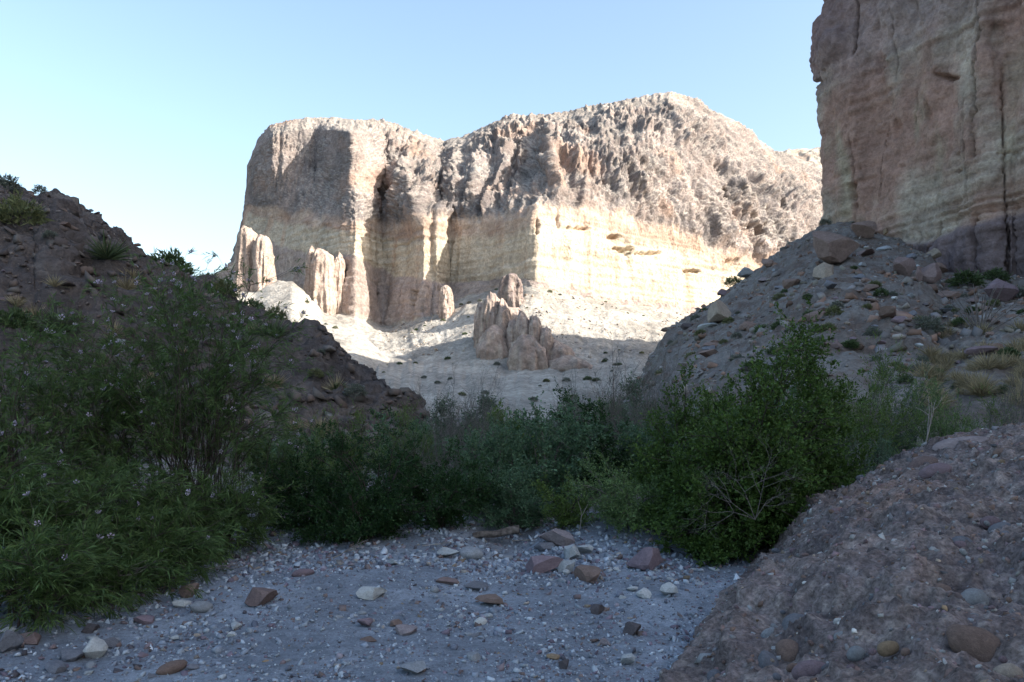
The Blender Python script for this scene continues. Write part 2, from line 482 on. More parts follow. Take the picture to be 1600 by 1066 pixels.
# rock pinnacles: lobed, fluted columns
def pinnacle(name, px0, px1, py_top, py_base, d, thick, tops, label, seed=0, flare=0.25, col=None):
    """a fin seen from px0 to px1; `tops` gives the uneven crest (fraction across, fraction of height)"""
    na, nz = 84, 50
    rg = np.random.default_rng(seed)
    mpp = d / FPX
    half = (px1 - px0) / 2 * mpp
    py_base = py_base + .8 * (py_base - py_top)
    c = at((px0 + px1) / 2, py_base, d)
    H = (py_base - py_top) * mpp
    a = np.linspace(0, 2 * np.pi, na, endpoint=False)
    v = np.linspace(0, 1, nz)
    ca, sa = np.cos(a), np.sin(a)
    ex = np.sign(ca) * np.abs(ca) ** 0.8
    ey = np.sign(sa) * np.abs(sa) ** 0.8
    V_, A_ = np.meshgrid(v, a, indexing='ij')
    # profile: flared foot, near vertical wall, rounded crown closing to a crest line
    rad = np.interp(V_, [0, .45, .66, .85, .92, .97, 1], [1 + flare, 1.12, 1.02, .96, .86, .62, 0.02])
    X = half * ex[None] * (rad if flare > 0 else rad)
    Y = thick * ey[None] * rad
    fx = (X / half + 1) / 2
    crest = np.interp(fx, [t[0] for t in tops], [t[1] for t in tops])
    Z = H * V_ * np.where(V_ > 0.5, (1 - (V_ - 0.5) / 0.5) + (1 - (1 - crest) * .55) * (V_ - 0.5) / 0.5, 1.0)
    P = np.stack([c[0] + X, c[1] + Y, c[2] + Z], -1)
    ctr = np.array([c[0], c[1], 0.0])
    out = P - ctr
    out[..., 2] = 0
    out /= np.linalg.norm(out, axis=-1, keepdims=True) + 1e-6
    s = min(half, 6.5)
    Q = P + seed * 13.7
    disp = 0.28 * s * fbm(Q, (s * .9, s * .9, H * .6), 3) + 0.55 * s * (ridged(Q, (s * .5, s * .5, H * 1.3), 3, .45) - 0.6) + 0.16 * s * (ridged(Q, (s * .2, s * .2, s * .5), 4, .65) - .5)
    disp += 0.012 * H * pn(np.stack([Q[..., 0] * .03, Q[..., 1] * .03, Q[..., 2] * 14 / H], -1))
    P = P + out * (disp * (1 - 0.5 * V_ ** 4))[..., None]
    P[..., 2] += 0.03 * H * fbm(Q, s * .5, 3) * V_
    i = np.arange(na * nz).reshape(nz, na)
    j = np.roll(i, -1, axis=1)
    F = np.stack([i[:-1], j[:-1], j[1:], i[1:]], -1).reshape(-1, 4)
    n_ = fbm(Q, (s * .5, s * .5, s * 1.2), 4)
    st = 0.5 + 0.5 * pn(np.stack([Q[..., 0] * .02, Q[..., 1] * .02, Q[..., 2] * 9 / H], -1)) * (.4 + .6 * sstep(-.3, .5, n_))
    base = col or ((0.40, 0.31, 0.25), (0.33, 0.255, 0.22), (0.46, 0.375, 0.30))
    C = mixc(mixc(base[0], base[1], st), base[2], sstep(0, 0.7, n_))
    return link(name, mesh_of(name, P, F, C, False), M_MESA, label=label, kind="structure")


pinnacle("rock_pinnacle", 372, 404, 352, 452, 300, 7, ((0, .80), (.25, 1.0), (.6, .98), (1, .85)), "tall pale hoodoo at the far end of the mesa foot", 1)
pinnacle("rock_pinnacle", 398, 427, 366, 456, 297, 6, ((0, .9), (.4, 1.0), (.75, .96), (1, .6)), "fluted hoodoo leaning against the tall pale hoodoo", 2)
pinnacle("rock_pinnacle", 479, 496, 385, 470, 325, 5, ((0, .9), (.5, 1.0), (1, .9)), "slim pillar at the end of the lower cliff", 3, .1)
pinnacle("rock_pinnacle", 488, 523, 388, 478, 322, 7, ((0, .95), (.3, 1.0), (1, .92)), "stout pillar with rounded top on the lower cliff", 4, .1)
pinnacle("rock_pinnacle", 521, 540, 396, 484, 327, 5, ((0, .9), (.5, 1.0), (1, .95)), "short pillar tucked against the stout pillar", 5, .1)
fins = link("rock_buttress", None, None, None, "group of tall fluted rock fins rising from the pale slope", None, None, "structure")
for i, (x0, x1, yt, yb, d_) in enumerate(((744, 872, 474, 640, 231), (800, 930, 520, 655, 220), (740, 764, 470, 600, 234), (750, 786, 456, 612, 229), (772, 802, 468, 618, 226), (788, 816, 498, 624, 221), (802, 832, 486, 626, 218), (822, 848, 491, 628, 216), (838, 866, 510, 630, 214), (854, 892, 534, 634, 213), (880, 930, 562, 638, 213),
                                         (744, 800, 508, 660, 219), (792, 856, 522, 664, 208), (846, 935, 556, 668, 205), (905, 985, 590, 670, 204))):
    f_ = pinnacle("fin", x0, x1, yt, yb, d_, 9 if i < 2 else 7, ((0, .86), (.25, 1.0), (.6, .9), (1, .55)) if i < 2 else ((0, .92), (.35, 1.0), (.65, .98), (1, .9)), None, 20 + i, .15)
    del f_["kind"]
    f_.parent = fins
pinnacle("rock_knob", 781, 815, 428, 466, 268, 6, ((0, .8), (.4, 1.0), (.7, .98), (1, .8)), "dark square knob on the talus crest", 9, .1, ((0.26, 0.20, 0.18), (0.22, 0.18, 0.16), (0.33, 0.27, 0.22)))
pinnacle("rock_knob", 688, 706, 445, 482, 300, 4, ((0, .9), (.5, 1.0), (1, .85)), "small stump at the end of the lower cliff", 10, .1)

# ------------------------------------------------------------------ right canyon wall with the tower
plan = np.array([(165, 205), (112, 194), (80, 178), (64.5, 158), (56.2, 140), (49.6, 126), (49.8, 121), (52.5, 117), (55.5, 111), (57.5, 104), (58.6, 98.5), (61.5, 97), (62.5, 92), (66, 80), (72, 62), (80, 34), (88, 0), (96, -40), (104, -90), (118, -150)], float)
seg = np.r_[0, np.cumsum(np.linalg.norm(np.diff(plan, axis=0), axis=1))]
s_edge = seg[5]
ss = np.concatenate([np.linspace(0, s_edge - 14, 30), np.arange(s_edge - 13.6, seg[13], 0.19), np.linspace(seg[13] + 1, seg[-1], 70)])
bx, by = np.interp(ss, seg, plan[:, 0]), np.interp(ss, seg, plan[:, 1])
zt = 90.0
zz = np.concatenate([np.arange(-2, 10, 2.0), np.arange(10, 66, 0.28), np.linspace(66.5, zt, 34)])
TX = np.ones((len(zz), 1)) * bx
TY = np.ones((len(zz), 1)) * by
TZ = zz[:, None] * np.ones(len(bx))
TPm = smooth_cols(np.stack([TX, TY, TZ], -1), 8)
pyz = HOR - (zz - CAMZ) / 125.0 * FPX
edge = pl(pyz, (-300, 1312), (-150, 1300), (0, 1291), (20, 1283), (45, 1273), (70, 1265), (88, 1262), (102, 1264), (116, 1272), (130, 1275), (150, 1275), (200, 1279), (250, 1281), (345, 1281), (700, 1281)) - 1281
fall = np.exp(-((ss - s_edge) / 9.0) ** 2)
TPm[..., 0] += np.where(edge < 0, edge * 1.2, edge)[:, None] / FPX * 125 * fall[None]
NT = normals(TPm)
if NT[60, 200, 1] > 0:
    NT = -NT
zd = TPm[..., 2] + 0.02 * (TPm[..., 1] - 110) + 1.2 * fbm(TPm, (25, 25, 60), 2)       # gently warped beds
zpur = zd - (24.5 + 0.9 * fbm(TPm, 8, 2, off=3.0))
beds = pn(np.stack([TPm[..., 0] * .01, TPm[..., 1] * .01, zd * 0.8], -1))
beds2 = pn(np.stack([TPm[..., 0] * .02, TPm[..., 1] * .02, zd * 2.2 + 5], -1))
flt = ridged(TPm, (9, 9, 60), 3, off=3.0)
rough1 = fbm(TPm, (3.5, 3.5, 5), 4, 0.6, off=6.0)
blocky = ridged(TPm, (5, 5, 9), 3, 0.6, off=1.0)
joint = np.round(2.5 * fbm(TPm, (3.5, 3.5, 11), 3, .6, off=85.)) / 2.5
upz = sstep(50, 58, zd)
disp = 0.38 * joint + 1.7 * (flt - .5) + (0.45 + 0.55 * upz) * rough1 + 0.22 * fbm(TPm, .9, 3, .6, off=19.) + (0.17 * np.tanh(3 * beds) + 0.13 * np.tanh(3 * beds2)) * (.25 + 1.1 * sstep(-.3, .5, fbm(TPm, 9, 3, off=77.))) * (1 - 0.7 * upz) + 1.5 * upz * (blocky - .45)
disp += 0.9 * (1 - sstep(-0.6, 0.5, zpur)) + 0.5 * np.exp(-((zpur - 1.6) / 1.3) ** 2) * (0.4 + beds2)         # proud purple foot, ledges over it
# cracks: thin dark fissures with their own wander
QX, QY = to_px(TPm)
for cx, y0, y1, wd, dep, tilt, sd in ((1532, 0, 240, 2.6, 1.8, -0.04, 1), (1565, 120, 420, 1.8, 1.3, 0.03, 2), (1508, 150, 330, 1.2, .8, 0.02, 3), (1434, 150, 190, 1.6, 1.0, 0.02, 4), (1343, 0, 80, 2.2, 1.4, -0.12, 5),
                                      (1387, 200, 300, 1.3, .7, -0.12, 6), (1528, 345, 440, 3.0, 1.6, 0.03, 7), (1577, 350, 450, 2.2, 1.4, 0.0, 8), (1470, 352, 400, 2.0, 1.2, -0.25, 9), (1596, 330, 450, 2, 1.2, 0, 10), (1440, 370, 400, 1.5, 1.0, 0.2, 11), (1330, 220, 340, 1.4, .8, 0.03, 12), (1400, 20, 120, 1.3, .7, 0.05, 13)):
    w = cx + tilt * (QY - y0) + 5 * pn(np.stack([QY / 38 + sd * 3.3, QY * 0 + sd, QY * 0], -1)) + 2 * pn(np.stack([QY / 9 + sd * 7.3, QY * 0 + sd, QY * 0], -1))
    m = np.clip(1 - np.abs(QX - w) / wd, 0, 1) * sstep(y0 - 12, y0 + 6, QY) * (1 - sstep(y1 - 6, y1 + 12, QY))
    disp -= dep * m ** 0.7
# overhang scar and hollows
for cx, cy, rx, ry, dep in ((1475, 118, 17, 4, 2.2), (1492, 122, 9, 4, 1.6), (1383, 100, 14, 10, .9), (1331, 300, 8, 22, 1.0), (1405, 205, 9, 16, .7), (1455, 180, 6, 16, .8), (1285, 128, 5, 8, 1.6), (1500, 242, 3.2, 3.2, .7),
                            (1497, 268, 3, 3, .7), (1507, 266, 3, 3, .7), (1538, 230, 2.4, 2.4, .6), (1585, 240, 22, 2.5, .8), (1560, 60, 18, 26, .8)):
    r2 = ((QX - cx) / rx + .9 * rough1) ** 2 + ((QY - cy) / ry + .9 * fbm(TPm, 2.0, 2, off=27.)) ** 2
    disp -= dep * np.clip(1 - r2, 0, 1) ** 0.5
TP = TPm + NT * disp[..., None]
t1 = fbm(TP, (12, 12, 16), 4, off=2.0)
t2 = fbm(TP, (2.5, 2.5, 4), 3, off=5.0)
t3 = fbm(TP, (6, 6, 30), 3, off=15.0)
sb = np.clip(0.5 + 0.30 * np.tanh(3 * beds) + 0.24 * np.tanh(3 * beds2), 0, 1)
TC = mixc((0.255, 0.20, 0.165), (0.40, 0.345, 0.275), sb)
TC = mixc(TC, (0.31, 0.185, 0.145), sstep(-0.25, 0.5, t1 + 0.5 * t3 + 0.55 * np.exp(-((zd - 44) / 9.0) ** 2) - 0.12) * 0.8)
TC = mixc(TC, (0.36, 0.33, 0.235), sstep(0.2, 0.7, t3) * sstep(28, 32, zd) * (1 - sstep(42, 48, zd)) * 0.7)
TC = mixc(TC, (0.29, 0.23, 0.215), sstep(48, 56, zd + 2 * t1) * 0.75)
TC = mixc(TC, (0.185, 0.125, 0.12), sstep(51, 57, zd + 3 * t1) * fall[None] * 0.9)
TC = mixc(TC, (0.175, 0.135, 0.135), 1 - sstep(-0.5, 0.2, zpur))
TC = TC * (1 + 0.18 * t2)[..., None]
link("rock_tower", mesh_of("rock_tower", TP, grid_faces(*TZ.shape), TC, False), M_TOWER, kind="structure", label="shaded banded rock tower above the boulder slope")
# plateau behind the wall's rim, closing it off
rim = TP[-1]
bk = rim + np.stack([120 + 0 * bx, 30 + 0 * bx, -30 + 0 * bx], -1)
PP, _ = loft([rim, rim + np.array([30, 6, 4]), bk], [6, 6])
link("plateau", mesh_of("plateau", PP, grid_faces(*PP.shape[:2]), np.full(PP.shape, 0.3)), M_TOWER, kind="structure")

# ------------------------------------------------------------------ talus slope under the tower
apx = np.concatenate([np.arange(930, 1640, 1.9), np.linspace(1645, 2500, 30)])
a_top = pl(apx, (930, 655), (960, 640), (1000, 585), (1040, 517), (1065, 503), (1100, 480), (1125, 462), (1150, 440), (1175, 425), (1200, 404), (1240, 376), (1265, 362), (1290, 350), (1330, 352), (1400, 372), (1450, 395), (1472, 428), (1530, 426), (1600, 440), (1700, 452), (2000, 430), (2500, 380))
a_d = pl(apx, (930, 66), (960, 70), (1000, 86), (1040, 98), (1100, 104), (1150, 109), (1200, 114), (1240, 118), (1290, 123), (1330, 121), (1400, 113), (1450, 107), (1475, 103.5), (1530, 99), (1600, 95), (1700, 86), (2000, 70), (2500, 52))
f_d = pl(apx, (930, 40), (1000, 30), (1100, 21), (1300, 17), (1600, 15), (2500, 12))
foot = at(apx, 640, f_d)
foot[:, 2] = -0.4
top = at(apx, a_top, a_d)
mid = foot * 0.5 + top * 0.5
mid[:, 2] += pl(apx, (930, 0), (1040, -0.8), (1290, -1.8), (1600, 0.6), (2500, 0))
back = top.copy()
back[:, 1] += 14
back[:, 0] += 6
back[:, 2] += np.where(apx < 1285, -1.0, 2.0)
back2 = back + np.array([14, 30, -26.0])
AP, AT = loft([foot, mid, top, back, back2], [105, 110, 10, 8])
AP = smooth_cols(AP, 2)
AP[50:-28] = smooth_rows(AP, 8)[50:-28]
AN = normals(AP)
AN *= np.sign(AN[100, 200, 2])
lump = fbm(AP, 9, 4, off=1.0)
gul = ridged(AP, (6, 14, 30), 3, off=4.0)
ADi = 0.7 * lump + 0.35 * (gul - .5) + 0.5 * fbm(AP, 2.2, 4, 0.62, off=3.0) + 0.5 * np.clip(ridged(AP, (3.2, 3.2, 1.6), 3, .6, off=12.) - .68, 0, 1)
ADi *= 0.35 + 0.65 * sstep(0.05, 0.5, AT)[:, None]
AP = AP + AN * ADi[..., None]
an1 = fbm(AP, 5, 4, off=6.0)
an2 = ridged(AP, (2.2, 2.2, 1.4), 3, off=2.0)
AC = mixc((0.182, 0.17, 0.158), (0.132, 0.114, 0.102), sstep(-0.2, 0.6, an1))
AC = mixc(AC, (0.125, 0.092, 0.076), sstep(0.62, 0.85, an2 + 0.15 * an1) * 0.75)
link("talus_slope", mesh_of("talus_slope", AP, grid_faces(*AP.shape[:2]), AC, False), M_TALUS, kind="structure")

# ------------------------------------------------------------------ hill on the other bank
hpx = np.concatenate([np.linspace(-900, -60, 36), np.arange(-56, 662, 2.3)])
h_top = pl(hpx, (-900, 330), (-400, 260), (-150, 265), (0, 285), (30, 293), (55, 305), (70, 299), (90, 298), (105, 303), (125, 325), (150, 345), (180, 360), (205, 378), (230, 396), (265, 420), (300, 440), (340, 455), (380, 480), (420, 496), (450, 508), (490, 515),
           (520, 535), (560, 565), (600, 590), (628, 610), (642, 628), (650, 642), (662, 668))
h_d = pl(hpx, (-900, 30), (-200, 42), (0, 46), (150, 44), (300, 41), (450, 36), (560, 31), (662, 26))
h_f = pl(hpx, (-900, 9.5), (-200, 12.5), (0, 14), (300, 17), (500, 19), (600, 21), (662, 24))
hfoot = at(hpx, 640, h_f)
hfoot[:, 2] = -0.4
htop = at(hpx, h_top, h_d)
hmid = hfoot * 0.48 + htop * 0.52
hmid[:, 2] += 0.16 * (htop[:, 2] - hfoot[:, 2])
hb = htop + np.stack([0 * hpx - 2, 9 + 0 * hpx, -0.18 * htop[:, 2] - .3], -1)
hb2 = htop + np.stack([0 * hpx - 6, 40 + 0 * hpx, -1.1 * htop[:, 2] - 2], -1)
HP, HT = loft([hfoot, hmid, htop, hb, hb2], [95, 105, 24, 14])
HP = smooth_cols(HP, 2)
HP[30:-20] = smooth_rows(HP, 6)[30:-20]
HN = normals(HP)
HN *= np.sign(HN[100, 200, 2])
hd = 0.55 * fbm(HP, 5, 4, off=5.0) + 0.8 * (ridged(HP, (4.5, 4.5, 1.9), 4, 0.6, off=2.0) - .5) + 0.34 * fbm(HP, 1.1, 4, 0.65, off=8.0)
hd *= (0.35 + 0.65 * sstep(0.0, 0.6, HT))[:, None]
HP = HP + HN * hd[..., None]
hn1 = fbm(HP, 3.5, 4, off=9.0)
hn2 = fbm(HP, 0.9, 3, off=3.0)
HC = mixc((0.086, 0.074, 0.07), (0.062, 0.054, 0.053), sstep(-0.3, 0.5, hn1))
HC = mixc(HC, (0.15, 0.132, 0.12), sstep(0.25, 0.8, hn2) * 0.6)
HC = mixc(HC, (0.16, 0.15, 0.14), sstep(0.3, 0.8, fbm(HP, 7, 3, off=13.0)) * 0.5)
link("hill", mesh_of("hill", HP, grid_faces(*HP.shape[:2]), HC, False), M_HILL, kind="structure", label="dark brown conglomerate hill across the wash")


def pick(P, px, py, rows_to=None):
    """the visible surface point of a grid nearest to a photograph pixel (and its row, column)"""
    Q = P if rows_to is None else P[:rows_to]
    x, y = to_px(Q)
    k = np.argmin((x - px) ** 2 + (y - py) ** 2)
    return Q.reshape(-1, 3)[k].copy()


# ------------------------------------------------------------------ conglomerate outcrop
def out_h(x, y):
    x, y = np.asarray(x, float), np.asarray(y, float)
    P = np.stack(np.broadcast_arrays(x, y, 0 * x * y), -1)
    dist = (x - 0.98) * 0.92 - (y - 4.7) * 0.39 + 0.10 * fbm(P, 0.9, 3)
    h = 1.62 * (1 - np.exp(-np.clip(dist, -0.3, 9) / 1.22))
    h = h * (0.52 + 0.48 * sstep(2.4, 7.2, y)) * (1 - sstep(8.3, 11.5, y + 0.15 * fbm(P, .8, 2, off=3.)) * 0.95)
    return h - 0.07


ox = np.concatenate([np.arange(0.55, 5.8, 0.024), np.linspace(5.83, 9.5, 40)])
oy = np.concatenate([np.linspace(0.6, 1.8, 30), np.arange(1.83, 9.2, 0.030), np.linspace(9.25, 12, 30)])
OX, OY = np.meshgrid(ox, oy)
OZ = out_h(OX, OY)
OP = np.stack([OX, OY, OZ], -1)
ON = normals(OP)
ON *= np.sign(ON[50, 50, 2])
ledge = ridged(OP, (0.9, 0.9, 0.35), 3, off=2.0)
od = 0.12 * fbm(OP, 1.5, 3, off=81.) + 0.10 * fbm(OP, 0.6, 5, 0.62, off=1.0) + 0.17 * (ledge - .5) + 0.075 * (ridged(OP, .28, 4, .6, off=4.) - .5) + 0.02 * fbm(OP, .06, 2, off=6.0)
pit = np.clip(fbm(OP, .16, 3, .6, off=51.) - .35, 0, 1)
od -= 0.10 * pit
OP = OP + ON * od[..., None]
on1 = fbm(OP, 0.7, 4, off=3.0)
on2 = fbm(OP, 0.09, 3, off=7.0)
OC = mixc((0.178, 0.146, 0.138), (0.125, 0.104, 0.104), sstep(-0.4, 0.5, on1))
OC = mixc(OC, (0.27, 0.235, 0.215), sstep(0.0, 0.7, on2) * 0.7)
OC = mixc(OC, (0.25, 0.165, 0.13), sstep(0.2, 0.7, fbm(OP, 1.1, 3, off=17.)) * 0.6)
outcrop = link("rock_outcrop", mesh_of("rock_outcrop", OP, grid_faces(*OX.shape), OC), M_OUT,
               label="rounded conglomerate rock outcrop studded with cobbles beside the gravel", cat="rock")


def outcrop_at(px, py):
    d = np.linspace(1.5, 12, 2101)
    p = at(px, py, d)
    below = np.nonzero(p[:, 2] < out_h(p[:, 0], p[:, 1]))[0]
    return p[below[0]] if len(below) else None


# ------------------------------------------------------------------ stones
def ico(sub):
    import bmesh
    bm = bmesh.new()
    bmesh.ops.create_icosphere(bm, subdivisions=sub, radius=1.0)
    V = np.array([v.co[:] for v in bm.verts])
    F = np.array([[v.index for v in f.verts] for f in bm.faces])
    bm.free()
    return V, F


ICO1, ICO2, ICO3 = ico(1), ico(2), ico(3)


def stone_mesh(name, seed, angular=True, sub=3):
    rg = np.random.default_rng(seed)
    V, F = {1: ICO1, 2: ICO2, 3: ICO3}[sub]
    V = V.copy()
    if angular:
        for _ in range(13):
            n = rg.normal(size=3)
            n /= np.linalg.norm(n)
            dcut = rg.uniform(0.38, 0.78)
            s = V @ n
            V -= np.clip(s - dcut, 0, None)[:, None] * n
    V = V * (1 + (0.05 if angular else 0.12) * fbm(V + seed * 3.1, 0.9, 3))[:, None]
    V /= np.abs(V).max(0)
    me = mesh_of(name, V, F, None, smooth=True)
    if angular:
        me.polygons.foreach_set("use_smooth", np.zeros(len(F), dtype=bool))
    me.materials.append(M_STONE)
    return me


ANG = [stone_mesh("stone", 100 + i, True, 3 if i < 4 else 2) for i in range(14)]
RND = [stone_mesh("cobble", 200 + i, False) for i in range(8)]
STONE_COLS = {"pale": (0.37, 0.375, 0.365), "white": (0.47, 0.465, 0.44), "grey": (0.27, 0.275, 0.28), "slate": (0.17, 0.17, 0.185), "purple": (0.205, 0.15, 0.16), "brown": (0.20, 0.14, 0.115),
              "red": (0.20, 0.142, 0.128), "ochre": (0.27, 0.195, 0.125), "dark": (0.10, 0.085, 0.085), "tan": (0.34, 0.275, 0.215), "pink": (0.285, 0.235, 0.23)}


def stone(name, me, p, size, col, rot=None, label=None, cat="stone", group=None, parent=None, rg=RNG, sink=0.3):
    o = link(name, me, None, parent, label, cat if parent is None else None, group)
    o.scale = size
    o.rotation_euler = rot if rot is not None else (rg.normal(0, .12), rg.normal(0, .12), rg.uniform(0, 6.28))
    o.location = (p[0], p[1], p[2] + size[2] * (1 - 2 * sink) * (1 if parent is None else 0.4))
    c = np.array(STONE_COLS[col] if isinstance(col, str) else col) * rg.uniform(0.85, 1.1) * np.array([.95, 1.0, 1.05])
    o.color = (*c, 1)
    return o


# notable stones of the wash: (name, px, py of the foot, width px, height px, colour, template, yaw, label)
notable = [
    ("boulder", 872, 854, 54, 30, "pink", 0, .3, "wedge-topped pinkish boulder at the edge of the brush"),
    ("stone", 848, 862, 34, 16, "slate", 1, 1., "dark flat stone wedged under the pinkish boulder"),
    ("stone", 735, 874, 36, 17, "grey", 20, .2, "smooth rounded grey stone beside the driftwood log"),
    ("stone", 694, 873, 46, 14, "pale", 2, 2.9, "pale slab at the foot of the dark bush"),
    ("stone", 845, 896, 66, 26, "purple", 3, .1, "broad low purplish rock in front of the pinkish boulder"),
    ("stone", 924, 909, 46, 28, "brown", 4, .4, "reddish brown rock on the gravel bar"),
    ("boulder", 1014, 892, 58, 38, "purple", 5, .2, "dark purple boulder half under the bright green bush"),
    ("stone", 893, 874, 34, 22, "pale", 6, 1.2, "whitish block in front of the pinkish boulder"),
    ("stone", 887, 895, 28, 22, "pale", 7, .6, "pale upright block beside the broad purplish rock"),
    ("stone", 914, 866, 30, 14, "pale", 8, .9, "light slab behind the whitish block"),
    ("stone", 770, 948, 52, 15, "brown", 9, .15, "flat brown slab lying alone mid-wash"),
    ("stone", 405, 947, 46, 26, "red", 10, .7, "tilted reddish slab by the willow shoots"),
    ("stone", 578, 936, 44, 17, "white", 11, .4, "white rock with a curved top on the gravel heap"),
    ("stone", 142, 1030, 36, 30, "white", 12, .8, "blocky white stone near the bank"),
    ("stone", 42, 1006, 46, 16, "red", 2, .2, "flat red stone at the foot of the bank"),
    ("stone", 110, 1034, 44, 18, "slate", 4, .4, "slate grey stone beside the blocky white stone"),
    ("stone", 168, 1014, 30, 16, "slate", 6, .9, "small slate stone behind the blocky white stone"),
    ("stone", 8, 1020, 40, 34, "slate", 5, .1, "dark slate stone cut by the picture edge"),
    ("stone", 645, 1054, 44, 18, "grey", 0, 2.7, "grey flat-topped stone close to the camera"),
    ("stone", 862, 1031, 24, 9, "ochre", 1, .3, "ochre yellow stone on the fine gravel"),
    ("stone", 881, 1046, 22, 13, "dark", 3, .8, "nearly black stone beside the ochre one"),
    ("stone", 980, 1041, 26, 18, "pale", 8, 1.1, "pale angular stone near the outcrop"),
    ("stone", 1046, 932, 30, 19, "white", 9, .5, "white angular stone by the bright bush"),
    ("stone", 1008, 934, 24, 14, "white", 7, 1.9, "small white wedge beside the white angular stone"),
    ("stone", 990, 992, 28, 18, "dark", 10, .5, "dark purple lump on the fine gravel"),
    ("stone", 934, 960, 22, 15, "dark", 11, .2, "small dark stone standing in pale gravel"),
    ("stone", 742, 924, 38, 12, "slate", 12, .1, "slate shard behind the flat brown slab"),
    ("stone", 700, 915, 36, 12, "red", 13, .3, "thin red slab among pale pebbles"),
    ("stone", 636, 993, 40, 16, "pink", 4, .2, "pinkish flat stone with a broken end"),
    ("stone", 618, 979, 22, 10, "brown", 6, .9, "brown chip above the pinkish flat stone"),
    ("stone", 572, 980, 28, 14, "purple", 8, .5, "purple stone on the gravel heap"),
    ("stone", 278, 950, 30, 13, "white", 1, .5, "white flat stone under the willow shoots"),
    ("stone", 312, 956, 30, 14, "grey", 21, .1, "rounded grey stone beside the white flat stone"),
    ("stone", 290, 934, 40, 18, "brown", 3, 1.2, "brown slab half under the willow shoots"),
    ("stone", 139, 990, 26, 14, "dark", 7, .3, "dark stone on the bank gravel"),
    ("stone", 220, 976, 36, 14, "purple", 0, .3, "mauve flat stone on open gravel"),
    ("stone", 280, 880, 20, 14, "pale", 22, .3, "pale cobble seen between willow stems"),
    ("stone", 262, 884, 18, 14, "white", 23, .3, "white cobble seen between willow stems"),
]
for nm, px, py, w, h, c, tpl, yaw, lab in notable:
    p = ground_at(px, py)
    k = p[1] / FPX
    me = ANG[tpl] if tpl < 20 else RND[tpl - 20]
    sx, sz = w / 2 * k * 1.12, h / 2 * k * 1.3
    p = p + np.array([0, sx * .5, 0])
    p[2] = ground_h(p[0], p[1])
    stone(nm, me, p, (sx, min(sx, sz * 1.8), sz), c, (0.05, 0.06, yaw - .3), lab, "boulder" if nm == "boulder" else "stone", None, None, RNG, 0.2)


def out_d(x, y):
    return (x - 0.98) * 0.92 - (y - 4.7) * 0.39


rg = np.random.default_rng(42)
names = list(STONE_COLS)
prob = np.array([.22, .10, .25, .14, .09, .07, .03, .01, .03, .02, .04])
prob /= prob.sum()
kinds = {"pale": "pale", "white": "white", "grey": "grey", "slate": "slate grey", "purple": "purplish", "brown": "brown", "red": "reddish", "ochre": "ochre", "dark": "dark", "tan": "tan", "pink": "pinkish"}
cnt = 0
while cnt < 190:
    px, py = rg.uniform(10, 1130), 1062 - 190 * rg.uniform(0, 1) ** 0.8
    p = ground_at(px, py)
    if out_d(p[0], p[1]) > -0.12 or p[1] > 9.6:
        continue
    dens = 0.35 + 0.65 * sstep(7.0, 8.2, p[1]) + 0.7 * sstep(1.5, 3.0, -p[0])
    if rg.uniform() > dens * (0.35 + 0.9 * float(sstep(-.2, .5, fbm(np.array([p * 1.0]), 1.1, 2)[0]))):
        continue
    s = 0.022 * math.exp(rg.normal(0.25, 0.42))
    s = min(s, 0.085)
    c = names[rg.choice(len(names), p=prob)]
    me = ANG[rg.integers(14)] if rg.uniform() < .8 else RND[rg.integers(8)]
    stone("stone", me, p, (s * rg.uniform(.9, 1.5), s * rg.uniform(.7, 1.1), s * rg.uniform(.35, .7)), c, None, "small %s stone lying loose among the pebbles of the wash" % kinds[c], "stone", "loose %s stones of the wash" % kinds[c], None, rg, .25)
    cnt += 1


def scatter_pebbles(name, P, S, C, seed, tmpl=6, parent=None, label=None, cat=None):
    """thousands of low stones joined in one mesh: P centres, S (n,3) half sizes, C colours"""
    r = np.random.default_rng(seed)
    n = len(P)
    base = np.array([(-1, -1, -1), (1, -1, -1), (1, 1, -1), (-1, 1, -1), (-1, -1, 1), (1, -1, 1), (1, 1, 1), (-1, 1, 1)], float) * 0.72
    V = base[None] + r.normal(0, .22, (n, 8, 3))
    V[:, 4:, :2] *= r.uniform(.55, .95, (n, 1, 1))
    V *= S[:, None]
    a = r.uniform(0, 6.28, n)
    ca, sa = np.cos(a)[:, None], np.sin(a)[:, None]
    X, Y = V[..., 0] * ca - V[..., 1] * sa, V[..., 0] * sa + V[..., 1] * ca
    tl = r.normal(0, .35, (n, 2))
    Z = V[..., 2] + X * tl[:, :1] + Y * tl[:, 1:]
    V = np.stack([X, Y, Z], -1) + P[:, None]
    f = np.array([(0, 3, 2, 1), (4, 5, 6, 7), (0, 1, 5, 4), (1, 2, 6, 5), (2, 3, 7, 6), (3, 0, 4, 7)])
    F = (np.arange(n)[:, None, None] * 8 + f[None]).reshape(-1, 4)
    return link(name, mesh_of(name, V, F, np.repeat(C, 8, 0), smooth=False), M_PEBBLE, parent, label, cat, None, "stuff")


